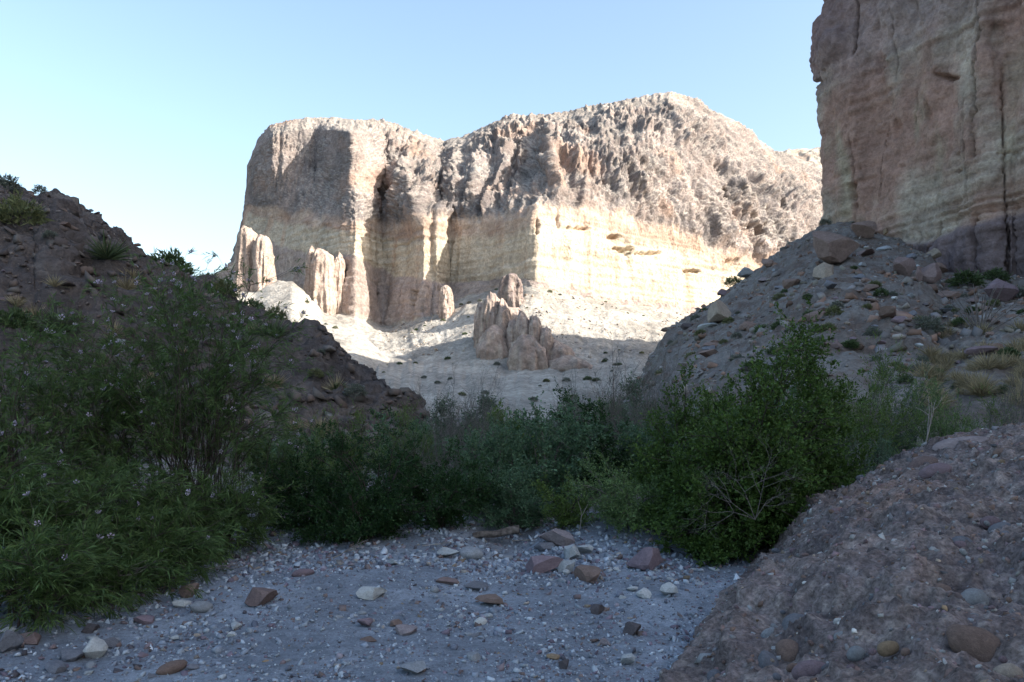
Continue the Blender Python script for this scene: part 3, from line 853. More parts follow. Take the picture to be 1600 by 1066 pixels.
pal = np.array([STONE_COLS[k] for k in names])
n = 37000
yy = 4.2 + 6.4 * rg.uniform(0, 1, n) ** 1.15
lo, hi = -0.665 * yy - .2, np.minimum(0.98 + (yy - 4.7) * .42, 0.3 * yy + .4)
xx = lo + (hi - lo) * rg.uniform(0, 1, n)
keep = rg.uniform(0, 1, n) < 0.35 + 0.65 * sstep(-.35, .35, fbm(np.stack([xx, yy, 0 * xx], -1), 0.9, 3, off=21.))
xx, yy = xx[keep], yy[keep]
n = len(xx)
sz = 0.0066 * np.exp(rg.normal(0, .6, n))
big = rg.uniform(0, 1, n) < .05 * (.5 + 4.0 * sstep(7.2, 8.6, yy) + 2.4 * sstep(1.6, 3, -xx))
sz = np.where(big, rg.uniform(.014, .03, n), sz)
sz = np.clip(sz * (0.8 + 0.5 * sstep(5.5, 9, yy)), .003, .035)
S = np.stack([sz * rg.uniform(.9, 1.6, n), sz * rg.uniform(.7, 1.2, n), sz * rg.uniform(.4, .9, n)], -1)
zz_ = ground_h(xx, yy) + S[:, 2] * .35
Cp = pal[rg.choice(len(names), n, p=prob)] * rg.uniform(.65, 1.2, (n, 1)) * np.array([.91, 1.03, 1.2])
scatter_pebbles("gravel", np.stack([xx, yy, zz_], -1), S, Cp, 3, label="loose pale and grey gravel covering the dry wash", cat="gravel")

# cobbles set into the outcrop
cob = [(1255, 978, 52, 60, "slate", 0, .5, "smooth oval blue-grey cobble"), (1236, 1012, 40, 44, "brown", 1, .3, None), (1205, 1034, 34, 50, "slate", 2, .2, None), (1322, 994, 38, 24, "grey", 3, .1, "pale oval cobble"),
       (1540, 1004, 110, 66, "brown", 4, -.5, "large dark brown cobble"), (1310, 920, 30, 32, "tan", 5, .6, None), (1526, 932, 50, 38, "grey", 6, .2, None), (1588, 895, 48, 22, "slate", 7, .5, None), (1515, 700, 110, 44, "pink", 0, .1, "rounded pinkish caprock"),
       (1372, 950, 28, 18, "grey", 1, .1, None), (1122, 1060, 30, 40, "slate", 3, .2, None), (1145, 1018, 22, 26, "white", 5, .2, None), (1440, 775, 40, 20, "red", 2, .4, None), (1360, 800, 40, 18, "pink", 6, .5, None), (1465, 735, 50, 26, "purple", 4, .3, None),
       (1446, 728, 50, 34, "red", 3, .5, None), (1545, 750, 46, 16, "red", 7, .1, None), (1505, 846, 40, 28, "slate", 2, .1, None), (1390, 1010, 36, 24, "ochre", 0, .3, None), (1340, 1018, 30, 24, "grey", 6, .6, None), (1270, 1045, 60, 36, "purple", 5, .1, None),
       (1310, 850, 26, 16, "purple", 3, .1, None), (1245, 915, 26, 20, "grey", 6, .1, None), (1410, 870, 44, 22, "purple", 1, .2, None), (1430, 960, 34, 30, "red", 7, .1, None), (1570, 825, 40, 30, "slate", 4, .1, None), (1480, 1050, 60, 40, "red", 2, .1, None), (1580, 1050, 46, 36, "tan", 3, .3, None),
       (1475, 920, 30, 26, "brown", 5, .1, None), (1350, 745, 24, 12, "slate", 0, 0, None), (1300, 805, 26, 14, "pink", 1, .4, None), (1582, 705, 60, 20, "brown", 6, .1, None)]
rc = np.random.default_rng(8)
for _ in range(170):
    w = 10 * math.exp(rc.normal(0, .45))
    cob.append((rc.uniform(1080, 1600), rc.uniform(690, 1066), w * 1.2, w * rc.uniform(.6, 1), names[rc.choice(len(names), p=[.05, .03, .22, .14, .18, .16, .09, .03, .03, .04, .03])], rc.integers(8), rc.normal(0, .4), None))
for px, py, w, h, c, tpl, tilt, lab in cob:
    p = outcrop_at(px, py)
    if p is None or out_d(p[0], p[1]) < -.05:
        continue
    k = p[1] / FPX
    sx, sz = w / 2 * k, h / 2 * k
    o = stone("cobble", RND[tpl], p, (sx, min(sx, sz) * .75, sz), c, (rc.normal(-.4, .15), -tilt, rc.normal(0, .15)), None, parent=outcrop, rg=rc)
    o.location = (p[0], p[1] + sz * .5, p[2] - sz * .45)
    o.color = (*(np.array(o.color[:3]) * .8), 1)
    if lab:
        o["label"] = lab
    if py < 740 and w > 35:
        o.location.z += sz * .3
n = 9000
px_, py_ = rc.uniform(0.6, 6.0, n), rc.uniform(1.8, 9.2, n)
ok = (out_d(px_, py_) > -.05) & (px_ / py_ < .72)
px_, py_ = px_[ok], py_[ok]
n = len(px_)
s = 0.010 * np.exp(rc.normal(0, .5, n)) * (0.6 + .08 * py_)
S = np.stack([s * rc.uniform(.9, 1.5, n), s * rc.uniform(.8, 1.2, n), s * rc.uniform(.6, 1.0, n)], -1)
jx = np.clip(np.searchsorted(ox, px_), 0, len(ox) - 1)
jy = np.clip(np.searchsorted(oy, py_), 0, len(oy) - 1)
Cp = pal[rc.choice(len(names), n, p=[.05, .01, .20, .16, .18, .20, .09, .02, .04, .03, .02])] * rc.uniform(.5, 1.25, (n, 1))
scatter_pebbles("pebbles", OP[jy, jx] + np.stack([0 * s, 0 * s, -s * .2], -1), S, Cp, 5, parent=outcrop)

# boulders on the talus
tal_rows = int(np.searchsorted(AT, 2.0))
tnot = [(1300, 408, 95, 62, "brown", 0, "big rounded brown boulder perched below the tower corner"), (1345, 372, 46, 34, "brown", 4, "brown boulder uphill of the big rounded one"), (1418, 432, 40, 42, "red", 1, "tilted reddish boulder at the tower foot"), (1456, 446, 52, 40, "red", 2, "broad red boulder touching the tower foot"),
        (1457, 408, 28, 20, "tan", 3, "tan block balanced on the red boulder"), (1436, 440, 14, 28, "red", 5, "thin upright slab between two red boulders"), (1384, 368, 14, 12, "ochre", 6, "small orange block on the upper slope"), (1398, 468, 12, 7, "white", 7, "small white stone on the grey slope"),
        (1350, 400, 40, 12, "red", 8, "stack-like red slab beside the big rounded boulder"), (1358, 455, 34, 12, "brown", 9, "long dark slab on the mid slope"), (1388, 495, 36, 22, "brown", 10, "brown boulder low on the slope"), (1478, 472, 54, 20, "brown", 11, "wide brown boulder below the purple rock"),
        (1560, 470, 60, 40, "purple", 12, "purple boulder against the wall foot"), (1535, 553, 54, 18, "purple", 13, "low purple rock in the grassy slope"), (1125, 508, 56, 44, "tan", 3, "tan rock knob on the slope edge"), (1160, 432, 34, 18, "grey", 5, "grey boulder on the skyline of the slope"),
        (1290, 440, 44, 34, "tan", 6, "pale rock pillar stump below the big boulder"), (1200, 418, 26, 18, "brown", 7, "brown boulder on the slope skyline"), (1270, 505, 40, 22, "brown", 8, "brown ledge rock on the lower slope"), (1165, 515, 40, 16, "brown", 9, "ledge of brown rock above the bright bush")]
for px, py, w, h, c, tpl, lab in tnot:
    p = pick(AP, px, py, tal_rows)
    k = p[1] / FPX
    me = ANG[tpl]
    stone("boulder", me, p, (w / 2 * k, w / 2 * k * .8, h / 2 * k), c, None, lab, "boulder", None, None, rc, .1)
for i in range(250):
    px, py = rc.uniform(1030, 1600), rc.uniform(380, 590)
    p = pick(AP, px, py, tal_rows)
    qx, qy = to_px(p)
    if abs(qx - px) > 4 or abs(qy - py) > 5:
        continue
    w = 9 * math.exp(rc.normal(0, .5))
    k = p[1] / FPX
    c = names[rc.choice(len(names), p=[.03, .0, .13, .12, .14, .35, .14, .02, .03, .03, .01])]
    stone("boulder", ANG[rc.integers(14)], p, (w / 2 * k * 1.3, w / 2 * k, w / 2 * k * rc.uniform(.4, .8)), c, None, "%s rubble block scattered on the slope below the tower" % kinds[c], "boulder", "%s rubble on the talus slope" % kinds[c], None, rc, .25)

# finer rubble, too small to pick apart
def rubble(name, P, r0_, r1_, n, lo, hi, cols, label, seed, cmin=0, cmax=None, thr=-.2, nsz=6.0):
    r = np.random.default_rng(seed)
    i, j = r.integers(r0_, r1_, n), r.integers(cmin, min(cmax or 10 ** 6, P.shape[1]), n)
    C_ = P[i, j]
    k = fbm(C_, nsz, 3, off=5.) + r.normal(0, .25, n) > thr
    C_ = C_[k]
    s_ = lo * (hi / lo) ** (r.uniform(0, 1, len(C_)) ** 3.0)
    S_ = np.stack([s_ * r.uniform(.9, 1.7, len(s_)), s_ * r.uniform(.8, 1.2, len(s_)), s_ * r.uniform(.45, .9, len(s_))], -1)
    cc = np.array(cols)[r.integers(0, len(cols), len(s_))] * r.uniform(.7, 1.25, (len(s_), 1))
    return scatter_pebbles(name, C_ + np.stack([0 * s_, 0 * s_, s_ * .2], -1), S_, cc, seed, label=label, cat="rubble")


rubble("rubble", AP, 40, int(np.searchsorted(AT, 2.0)), 8000, .06, .42, ((.18, .17, .145), (.17, .12, .10), (.27, .25, .23), (.20, .19, .19), (.24, .16, .125)), "small brown and grey rubble strewn over the talus", 71, 0, 420, .05, 4.0)
rubble("rubble", HP, 20, int(np.searchsorted(HT, 2.0)), 3600, .03, .26, ((.12, .10, .092), (.09, .076, .072), (.15, .135, .125), (.125, .098, .086)), "small dark rubble weathering out of the hill", 72, 20)
rubble("rubble", MP, 14, int(np.searchsorted(MT, 2.0)), 2600, .15, .6, ((.40, .35, .29), (.30, .26, .22), (.34, .27, .21), (.24, .21, .19)), "scattered small blocks on the slope below the mesa", 73, 180, 560, 0., 20.)

# rocks sitting on the dark hill
hill_rows = int(np.searchsorted(HT, 2.0))
for i in range(90):
    px, py = rc.uniform(0, 640), rc.uniform(300, 690)
    p = pick(HP, px, py, hill_rows)
    qx, qy = to_px(p)
    if abs(qx - px) > 4 or abs(qy - py) > 4:
        continue
    k = p[1] / FPX
    w = 9 * math.exp(rc.normal(0, .45))
    c = names[rc.choice(len(names), p=[.0, .0, .08, .12, .15, .45, .12, .02, .06, .0, .0])]
    stone("rock", ANG[rc.integers(14)], p, (w / 2 * k * 1.3, w / 2 * k, w / 2 * k * .6), np.array(STONE_COLS[c]) * .75, None, "%s rock weathered out of the dark hill" % kinds[c], "rock", "%s rocks on the dark hill" % kinds[c], None, rc, .3)

# ------------------------------------------------------------------ plants
def unit(v):
    return v / (np.linalg.norm(v, axis=-1, keepdims=True) + 1e-9)


def tube_mesh(name, paths, r0, r1, sides=5):
    """paths: list of (k,3) polylines -> one mesh of tapered tubes"""
    Vs, Fs, off = [], [], 0
    a = np.arange(sides) / sides * 2 * np.pi
    for p, ra, rb in zip(paths, r0, r1):
        k = len(p)
        t = unit(np.gradient(p, axis=0))
        ref = np.array([0.31, 0.95, 0.05]) if abs(t[0, 2]) > .6 else np.array([0.1, 0.1, 1.0])
        u = unit(np.cross(t, ref))
        w = np.cross(t, u)
        r = np.linspace(ra, rb, k)[:, None, None]
        V = p[:, None] + r * (np.cos(a)[None, :, None] * u[:, None] + np.sin(a)[None, :, None] * w[:, None])
        i = np.arange(k * sides).reshape(k, sides) + off
        j = np.roll(i, -1, 1)
        Vs.append(V.reshape(-1, 3))
        Fs.append(np.stack([i[:-1], j[:-1], j[1:], i[1:]], -1).reshape(-1, 4))
        off += k * sides
    return mesh_of(name, np.concatenate(Vs), np.concatenate(Fs))


def bez(a, b, c, k, r, wig=0.0):
    t = np.linspace(0, 1, k)[:, None]
    p = (1 - t) ** 2 * a + 2 * t * (1 - t) * b + t * t * c
    if wig:
        w = r.normal(0, wig, p.shape)
        w[0] = 0
        p = p + np.cumsum(w, 0) * .6
    return p


def leaves(pos, dirs, length, K, L, W, ang, r, cols, droop=0.0, lvar=.35, hue=.22):
    """K diamond leaves along each twig -> V, F, C"""
    n = len(pos)
    t = (np.arange(K)[None] + r.uniform(0, 1, (n, K))) / K
    B = pos[:, None] + dirs[:, None] * (t * np.asarray(length).reshape(-1, 1))[..., None]
    B[..., 2] -= droop * t ** 2 * np.asarray(length).reshape(-1, 1)
    q = r.normal(size=(n, K, 3))
    d = dirs[:, None]
    perp = unit(q - (q * d).sum(-1, keepdims=True) * d)
    al = np.radians(r.normal(ang, 14, (n, K)))[..., None]
    ld = unit(d * np.cos(al) + perp * np.sin(al))
    side = unit(np.cross(ld, r.normal(size=(n, K, 3)) + np.array([0, 0, .8])))
    l = (L * np.exp(r.normal(0, lvar, (n, K))))[..., None]
    w = (W * np.exp(r.normal(0, .25, (n, K))))[..., None]
    tip = B + ld * l
    tip[..., 2] -= droop * .5 * l[..., 0]
    m = B + ld * l * .5
    V = np.stack([B, m + side * w, tip, m - side * w], 2).reshape(-1, 3)
    F = np.arange(n * K * 4).reshape(-1, 4)
    c = np.array(cols, float)
    mixw = r.uniform(0, 1, (n, 1)) * .6 + r.uniform(0, 1, (n, K)) * .4
    C = c[0] * (1 - mixw[..., None]) + c[1] * mixw[..., None]
    C = C * np.exp(r.normal(0, hue, (n, K, 1)))
    C = np.repeat(C.reshape(-1, 3), 4, 0)
    return V, F, C


SHARED = {}


def shrub(name, base, rx, ry, H, n_stem, n_sec, n_spr, K, L, W, cols, label, cat="shrub", group=None, seed=0, twig=.10, vase=0.0, bare=0, wood=M_BARK, droop=0.0, ang=42, skirt=0.0, sec=.30, stem_r=.012, upw=.5, irregular=.25, share=None):
    """a multi-stemmed shrub: curved stems, side branches, leafy twigs clustered on them"""
    r = np.random.default_rng(seed)
    root = link(name, None, None, None, label, cat, group, None, tuple(base))
    if share in SHARED:
        fo, st, a, b_, c_ = SHARED[share]
        root.scale = (rx / a, rx / a, H / c_)
        root.rotation_euler = (0, 0, r.uniform(0, 6.28))
        link("stems", st, None, root, kind="stuff")
        if fo:
            link("foliage", fo, None, root, kind="stuff")
        return root
    stems, s0, s1, sp, sd = [], [], [], [], []
    for i in range(n_stem):
        az = 2 * np.pi * (i + r.uniform(0, 1)) / n_stem * 1.618 * 3
        pol = np.arccos(np.clip(r.uniform(0.0 if skirt else .12, 1), 0, 1)) * (1 - .35 * vase)
        rad = r.uniform(.62, .92) * (1 + irregular * r.normal())
        rad = min(rad, 1.12)
        e = np.array([rx * np.sin(pol) * np.cos(az), ry * np.sin(pol) * np.sin(az), max(.10, np.cos(pol)) * H]) * rad
        b = np.array([r.normal(0, .06) * rx, r.normal(0, .06) * ry, -.03])
        ctl = np.array([e[0] * (.35 + .2 * vase), e[1] * (.35 + .2 * vase), e[2] * .65 + .1 * H])
        p = bez(b, ctl, e, 9, r, .012 * H)
        stems.append(p)
        s0.append(stem_r * r.uniform(.7, 1.3))
        s1.append(stem_r * .3)
        for j in range(n_sec):
            u = r.uniform(.28 if not skirt else .12, 1)
            k = min(int(u * 8), 7)
            o = p[k] + (p[k + 1] - p[k]) * (u * 8 - k)
            outw = unit(np.array([o[0] / rx, o[1] / ry, (o[2] - .35 * H) / H]))
            d = unit(outw * .7 + r.normal(size=3) * .55 + np.array([0, 0, upw]))
            ln = sec * H * r.uniform(.5, 1.2)
            if o[2] + d[2] * ln < .05 * H:
                d[2] = abs(d[2])
            q = bez(o, o + d * ln * .5 + r.normal(0, .04 * H, 3), o + d * ln, 5, r, .006 * H)
            stems.append(q)
            s0.append(stem_r * .35)
            s1.append(stem_r * .12)
            for _ in range(n_spr):
                v = r.uniform(.1, 1) * 4
                m = min(int(v), 3)
                sp.append(q[m] + (q[m + 1] - q[m]) * (v - m))
                sd.append(unit(d * .55 + r.normal(size=3) * .6 + np.array([0, 0, upw * .6])))
    sp, sd = np.array(sp), np.array(sd)
    ln = twig * np.exp(r.normal(0, .3, len(sp)))
    if bare:                                                   # leafless: the twigs themselves are the crown
        for a_, d_, l_ in zip(sp, sd, ln):
            stems.append(np.stack([a_, a_ + d_ * l_ * .5 + r.normal(0, .006, 3), a_ + d_ * l_]))
            s0.append(stem_r * .16)
            s1.append(stem_r * .07)
    st_o = link("stems", tube_mesh("stems", stems, s0, s1, 3), wood, root, kind="stuff")
    if share:
        SHARED[share] = [None, st_o.data, rx, ry, H]
    if K:
        V, F, C = leaves(sp, sd, ln, K, L, W, ang, r, cols, droop)
        fo_o = link("foliage", mesh_of("foliage", V, F, C, smooth=False), M_LEAF, root, kind="stuff")
        if share:
            SHARED[share][0] = fo_o.data
    return root


def base_at(px, d, py=None):
    x = (px - 800) / FPX * d
    return np.array([x, d, float(ground_h(x, d)) - .02])


def hgt(py, d, z0):
    return CAMZ + (HOR - py) / FPX * d - z0


DARK = ((.016, .044, .015), (.034, .074, .021))
BRIGHT = ((.042, .082, .018), (.082, .138, .030))
BLUEG = ((.060, .115, .062), (.105, .175, .095))
YELG = ((.070, .120, .028), (.110, .165, .042))
SOFTG = ((.085, .145, .050), (.135, .20, .075))
GREYG = ((.055, .095, .055), (.085, .125, .075))
WILLOW = ((.055, .100, .030), (.100, .155, .050))

# dark rounded bush in the middle: three crowding plants
for px, d, w, tp, sd_, lab in ((490, 9.8, 105, 690, 1, "dark green bush, lobe nearest the willows"), (590, 9.5, 135, 632, 2, "dense dark green bush at the edge of the gravel"), (688, 9.9, 95, 684, 3, "dark green bush beside the driftwood log")):
    b = base_at(px, d)
    shrub("bush", b, w / FPX * d, .75, hgt(tp, d, b[2]), 18, 13, 13, 9, .026, .008, DARK, lab, "bush", None, 10 + sd_, .085, skirt=1, upw=.35, sec=.28, share='dark%d' % (sd_ % 2))
b = base_at(560, 9.1)
shrub("bush", b, .75, .5, .75, 14, 11, 12, 9, .026, .008, DARK, "low dark green bush skirting the gravel edge", "bush", None, 15, .08, skirt=1, upw=.3)

# bright green bush with tall shoots
b = base_at(1180, 8.9)
shrub("bush", b, 150 / FPX * 8.9, 1.0, hgt(512, 8.9, b[2]), 50, 14, 13, 8, .031, .0125, BRIGHT, "tall bright green leafy bush beside the outcrop", "bush", None, 21, .12, skirt=1, upw=.42, sec=.22, stem_r=.016, irregular=.15)
b = base_at(1275, 9.6)
shrub("bush", b, 55 / FPX * 9.6, .6, hgt(560, 9.6, b[2]), 20, 14, 13, 8, .034, .012, BRIGHT, "bright green side bush behind the tall one", "bush", None, 22, .12, upw=.6)
b = base_at(1120, 8.5)
shrub("bush", b, .62, .5, .85, 13, 10, 12, 8, .032, .012, BRIGHT, "low bright green growth at the foot of the tall bush", "bush", None, 23, .10, skirt=1, upw=.3)
b = base_at(1085, 9.3)
shrub("bush", b, .62, .55, hgt(668, 9.3, b[2]), 20, 12, 12, 8, .031, .012, BRIGHT, "mid-height bright green bush between the tall and feathery ones", "bush", None, 25, .11, skirt=1, upw=.4)
b = base_at(1065, 10.4)
shrub("bush", b, .68, .6, hgt(610, 10.4, b[2]), 16, 12, 12, 8, .030, .011, BRIGHT, "slim bright green bush next to the feathery one", "bush", None, 24, .11, upw=.6)

# feathery pale green acacia
b = base_at(985, 9.6)
shrub("bush", b, 95 / FPX * 9.6, .65, hgt(700, 9.6, b[2]), 15, 11, 12, 13, .020, .0064, SOFTG, "feathery pale green bush overhanging the gravel bar", "bush", None, 31, .14, ang=65, droop=.15, wood=M_GREY, skirt=1, upw=.25)
b = base_at(885, 9.9)
shrub("bush", b, 46 / FPX * 9.9, .35, hgt(742, 9.9, b[2]), 10, 9, 11, 10, .02, .006, YELG, "small yellow-green bush behind the pinkish boulder", "bush", None, 32, .08, skirt=1)
b = base_at(1370, 10.6)
shrub("bush", b, 75 / FPX * 10.6, .8, hgt(668, 10.6, b[2]), 15, 11, 12, 11, .023, .0075, GREYG, "soft grey-green bush behind the outcrop", "bush", None, 33, .13, ang=50, skirt=1, upw=.3)
b = base_at(1420, 12.0)
shrub("bush", b, .7, .7, hgt(690, 12.0, b[2]), 12, 9, 11, 12, .02, .005, BLUEG, "blue-green bush by the white dead stick", "bush", None, 34, .13, skirt=1)

# blue-green thicket
for px, d, w, tp, sd_, cols, lab in ((770, 11.2, 65, 650, 41, BLUEG, "blue-green open bush behind the dark bush"), (850, 11.6, 75, 622, 42, BLUEG, "tall blue-green bush behind the boulder"), (925, 12.2, 60, 628, 43, DARK, "dark twiggy bush above the feathery one"),
                                     (805, 10.4, 55, 720, 44, BLUEG, "low blue-green bush over the driftwood log"), (990, 12.8, 60, 650, 45, BLUEG, "rounded blue-green bush in the thicket"), (1040, 13.6, 50, 655, 46, GREYG, "grey-green bush in the thicket's gap")):
    b = base_at(px, d)
    shrub("bush", b, w / FPX * d * 1.12, .7, hgt(tp, d, b[2]), 16, 11, 13, 9, .031, .0115, cols, lab, "bush", None, sd_, .12, upw=.5, wood=M_GREY, share='thicket%d' % (0 if cols is BLUEG else sd_))
# soft yellow-green brush under the hill's nose
for px, d, w, tp, sd_, lab in ((560, 13.5, 65, 645, 51, "soft olive brush in front of the hill's nose"), (630, 14.5, 55, 640, 52, "olive brush beside the grey leafless thicket"), (500, 12.5, 45, 668, 53, "olive brush between willow and hill")):
    b = base_at(px, d)
    shrub("bush", b, w / FPX * d, .6, hgt(tp, d, b[2]), 14, 10, 11, 9, .035, .004, YELG, lab, "bush", None, sd_, .16, upw=.9, ang=25, share='olive')
# leafless grey thickets
for px, d, w, tp, sd_, lab in ((690, 13.0, 70, 630, 61, "grey leafless thicket rising behind the dark bush"), (745, 14.5, 50, 612, 62, "tall leafless grey shrub beside the pinnacle base"), (960, 15.0, 70, 590, 63, "leafless bluish shrub on the far bank"), (1030, 16.0, 50, 575, 64, "twiggy leafless shrub next to the bright bush"),
                               (895, 15.5, 50, 610, 65, "leafless shrub below the pinnacle buttress"), (1585, 11.0, 55, 600, 66, "dark leafless shrub above the outcrop")):
    b = base_at(px, d)
    shrub("leafless_shrub", b, w / FPX * d, .7, hgt(tp, d, b[2]), 14, 10, 10, 2 if sd_ != 66 else 1, .016, .005, GREYG, lab, "shrub", None, sd_, .20, vase=.6, bare=1, wood=M_GREY, upw=.9, sec=.4, share='bare%d' % (sd_ % 2))
# brush between the bright bush and the talus
for px, d, w, tp, sd_, cols, lab in ((1345, 14, 60, 560, 71, YELG, "tall olive brush right behind the bright bush"), (1420, 15, 60, 585, 72, GREYG, "grey-green wispy brush at the talus foot"), (1480, 14, 55, 610, 73, SOFTG, "pale wispy brush above the white dead stick"), (1545, 15, 55, 625, 74, GREYG, "grey-green brush above the tan caprock"),
                                     (1320, 12, 45, 640, 75, BLUEG, "blue-green brush between bright bush and outcrop"), (1450, 11.5, 40, 700, 76, BLUEG, "low blue-green brush against the outcrop")):
    b = base_at(px, d)
    shrub("brush", b, w / FPX * d, .8, hgt(tp, d, b[2]), 16, 11, 12, 10, .039, .0056, cols, lab, "shrub", None, sd_, .18, upw=.9, ang=28, vase=.3, wood=M_GREY, share='brush%d' % (sd_ % 3))
# filler along the wash further back
FAR = ("blue-green brush between the willow and the dark hill's foot", "grey-green brush seen over the grey leafless thicket", "olive brush below the rock fins", "blue-green brush under the low end of the rock fins", "grey-green brush behind the leafless bluish shrub", "olive brush behind the tall bright bush",
       "blue-green brush between the bright bush and the talus foot", "grey-green brush at the foot of the pale slope", "olive brush where the wash meets the pale slope", "blue-green brush at the very tip of the hill's nose")
for i, (px, d, w, tp) in enumerate(((460, 15, 60, 672), (700, 19, 80, 640), (800, 18, 80, 625), (890, 20, 70, 618), (1000, 20, 80, 610), (1110, 17, 70, 600), (1230, 15, 60, 590), (760, 24, 90, 632), (930, 25, 90, 620), (640, 17, 60, 648))):
    b = base_at(px, d)
    shrub("brush", b, w / FPX * d, 1.0, hgt(tp, d, b[2]), 14, 10, 11, 8, .05, .013, (BLUEG, GREYG, YELG)[i % 3], FAR[i], "shrub", "brush further up the wash", 80 + i, .2, upw=.6, wood=M_GREY, share='far%d' % (i % 3))


# desert willows: arching canes with long narrow leaves and pale flowers
def flower_mesh(seed):
    r = np.random.default_rng(seed)
    V, F = [], []
    for k in range(5):
        a = k / 5 * 6.283 + r.normal(0, .12)
        u = np.array([math.cos(a), math.sin(a), 0])
        w = np.array([-u[1], u[0], 0])
        i = len(V)
        V += [np.array([0, 0, -1.2]), u * .45 + w * .12, u * 1.15 + w * .38 + np.array([0, 0, .15]), u * 1.3 + np.array([0, 0, .0]), u * 1.15 - w * .38 + np.array([0, 0, .15]), u * .45 - w * .12]
        F += [(i, i + 1, i + 2, i + 3), (i, i + 3, i + 4, i + 5)]
    V = np.array(V) * .021
    C = np.tile(np.array([.60, .52, .66]), (len(V), 1)) * (0.75 + .35 * (V[:, 2:3] > -.01))
    me = mesh_of("flower", V, np.array(F), C, smooth=False)
    me.materials.append(M_LEAF)
    return me


FLOW = [flower_mesh(i) for i in range(4)]


def willow(base, n_cane, H, spread, lean, label, seed, n_flower=30, tuft=11, K=9, L=.082, W=.0042, extra=(), droop=.35, low=.25, cols=WILLOW, cane_r=.008, cat="willow"):
    r = np.random.default_rng(seed)
    root = link("desert_willow", None, None, None, label, cat, None, None, tuple(base))
    paths, r0, r1, sp, sd = [], [], [], [], []
    todo = []
    for p, ra in extra:
        p = np.asarray(p) - base
        k = np.linspace(0, len(p) - 1, 5 * len(p))
        q = np.stack([np.interp(k, np.arange(len(p)), p[:, a]) for a in range(3)], 1)
        q = smooth_rows(q[:, None], 3)[:, 0] + np.cumsum(r.normal(0, .003, q.shape), 0)
        paths.append(q)
        r0.append(ra)
        r1.append(ra * .35)
        for _ in range(16):
            o = q[r.integers(len(q) // 3, len(q))]
            todo.append((o, o + np.array([r.normal(0, .30), r.normal(0, .30), r.uniform(.15, .6)])))
    for i in range(n_cane):
        az = r.uniform(0, 6.283)
        rad = spread * math.sqrt(r.uniform(.02, 1))
        e = np.array([rad * math.cos(az) + lean[0], rad * math.sin(az) * .8 + lean[1], H * r.uniform(low, 1.0) * (1 - .25 * (rad / spread) ** 2)])
        b = np.array([r.normal(0, .16 * spread), r.normal(0, .14 * spread), -.03])
        p = bez(b, np.array([b[0] * .8 + e[0] * .25, b[1] * .8 + e[1] * .25, e[2] * .95]), e, 10, r, .012)
        paths.append(p)
        r0.append(cane_r * r.uniform(.6, 1.3))
        r1.append(cane_r * .25)
        for _ in range(3):
            u = r.integers(3, 9)
            todo.append((p[u], p[u] + unit(p[u] - p[u - 1] + r.normal(0, .05, 3)) * r.uniform(.15, .45) + r.normal(0, .10, 3)))
        for _ in range(tuft):
            v = r.uniform(3.0, 9)
            m = min(int(v), 8)
            sp.append(p[m] + (p[m + 1] - p[m]) * (v - m))
            sd.append(unit(unit(p[m + 1] - p[m]) * .9 + r.normal(0, .42, 3)))
    for a, c in todo:
        q = bez(a, (a + c) / 2 + r.normal(0, .05, 3), c, 5, r, .004)
        paths.append(q)
        r0.append(cane_r * .4)
        r1.append(cane_r * .15)
        for _ in range(5):
            v = r.uniform(.8, 4)
            m = min(int(v), 3)
            sp.append(q[m] + (q[m + 1] - q[m]) * (v - m))
            sd.append(unit(unit(c - a) * .9 + r.normal(0, .45, 3)))
    sp, sd = np.array(sp), np.array(sd)
    link("branches", tube_mesh("branches", paths, r0, r1, 4), M_BARK, root, kind="stuff")
    V, F, C = leaves(sp, sd, .09 * np.exp(r.normal(0, .3, len(sp))), K, L, W, 24, r, cols, droop, .3)
    link("foliage", mesh_of("foliage", V, F, C, smooth=False), M_LEAF, root, kind="stuff")
    tips = np.argsort(-(sp[:, 2] + r.normal(0, H * .5, len(sp))))[:n_flower]
    for t in tips:
        o = link("flower", FLOW[r.integers(4)], None, root)
        o.location = sp[t] + sd[t] * .07
        o.rotation_euler = (r.uniform(0.3, 1.6), r.uniform(-.5, .5), r.uniform(-1.2, 1.2))
        o.scale = (r.uniform(.8, 1.3),) * 3
    return root


dW = 9.2
tw = lambda pts, d=dW: [at(x, y, d + dd) for x, y, dd in pts]
limbs = [(tw([(312, 835, 0), (306, 780, 0), (303, 752, 0), (290, 726, 0), (279, 706, 0), (272, 680, 0), (271, 650, 0), (284, 627, .05), (302, 609, .05), (316, 601, .1), (350, 615, .1), (387, 603, .2), (410, 590, .2)]), .024),
         (tw([(300, 612, .05), (298, 590, .1), (301, 551, .1), (312, 535, .1), (321, 525, .15), (310, 509, .2), (306, 480, .2), (318, 445, .3)]), .014),
         (tw([(300, 545, .1), (285, 520, .2), (263, 508, .2), (245, 483, .3), (232, 455, .3)]), .010),
         (tw([(290, 726, 0), (262, 697, -.1), (239, 686, -.2), (213, 668, -.2), (196, 640, -.2), (170, 600, -.2)]), .013),
         (tw([(310, 790, 0), (322, 740, .2), (330, 690, .3), (345, 640, .4), (360, 560, .5), (372, 500, .6), (392, 450, .6)]), .014),
         (tw([(300, 770, 0), (270, 730, .2), (225, 690, .4), (190, 620, .5), (172, 540, .6), (180, 480, .6)]), .012)]
b = base_at(308, dW)
willow(b, 115, 3.3, 1.55, (-.1, .1), "tall open willow tree with dark bent trunk and lilac flowers", 301, 150, 14, 8, extra=limbs, low=.45)
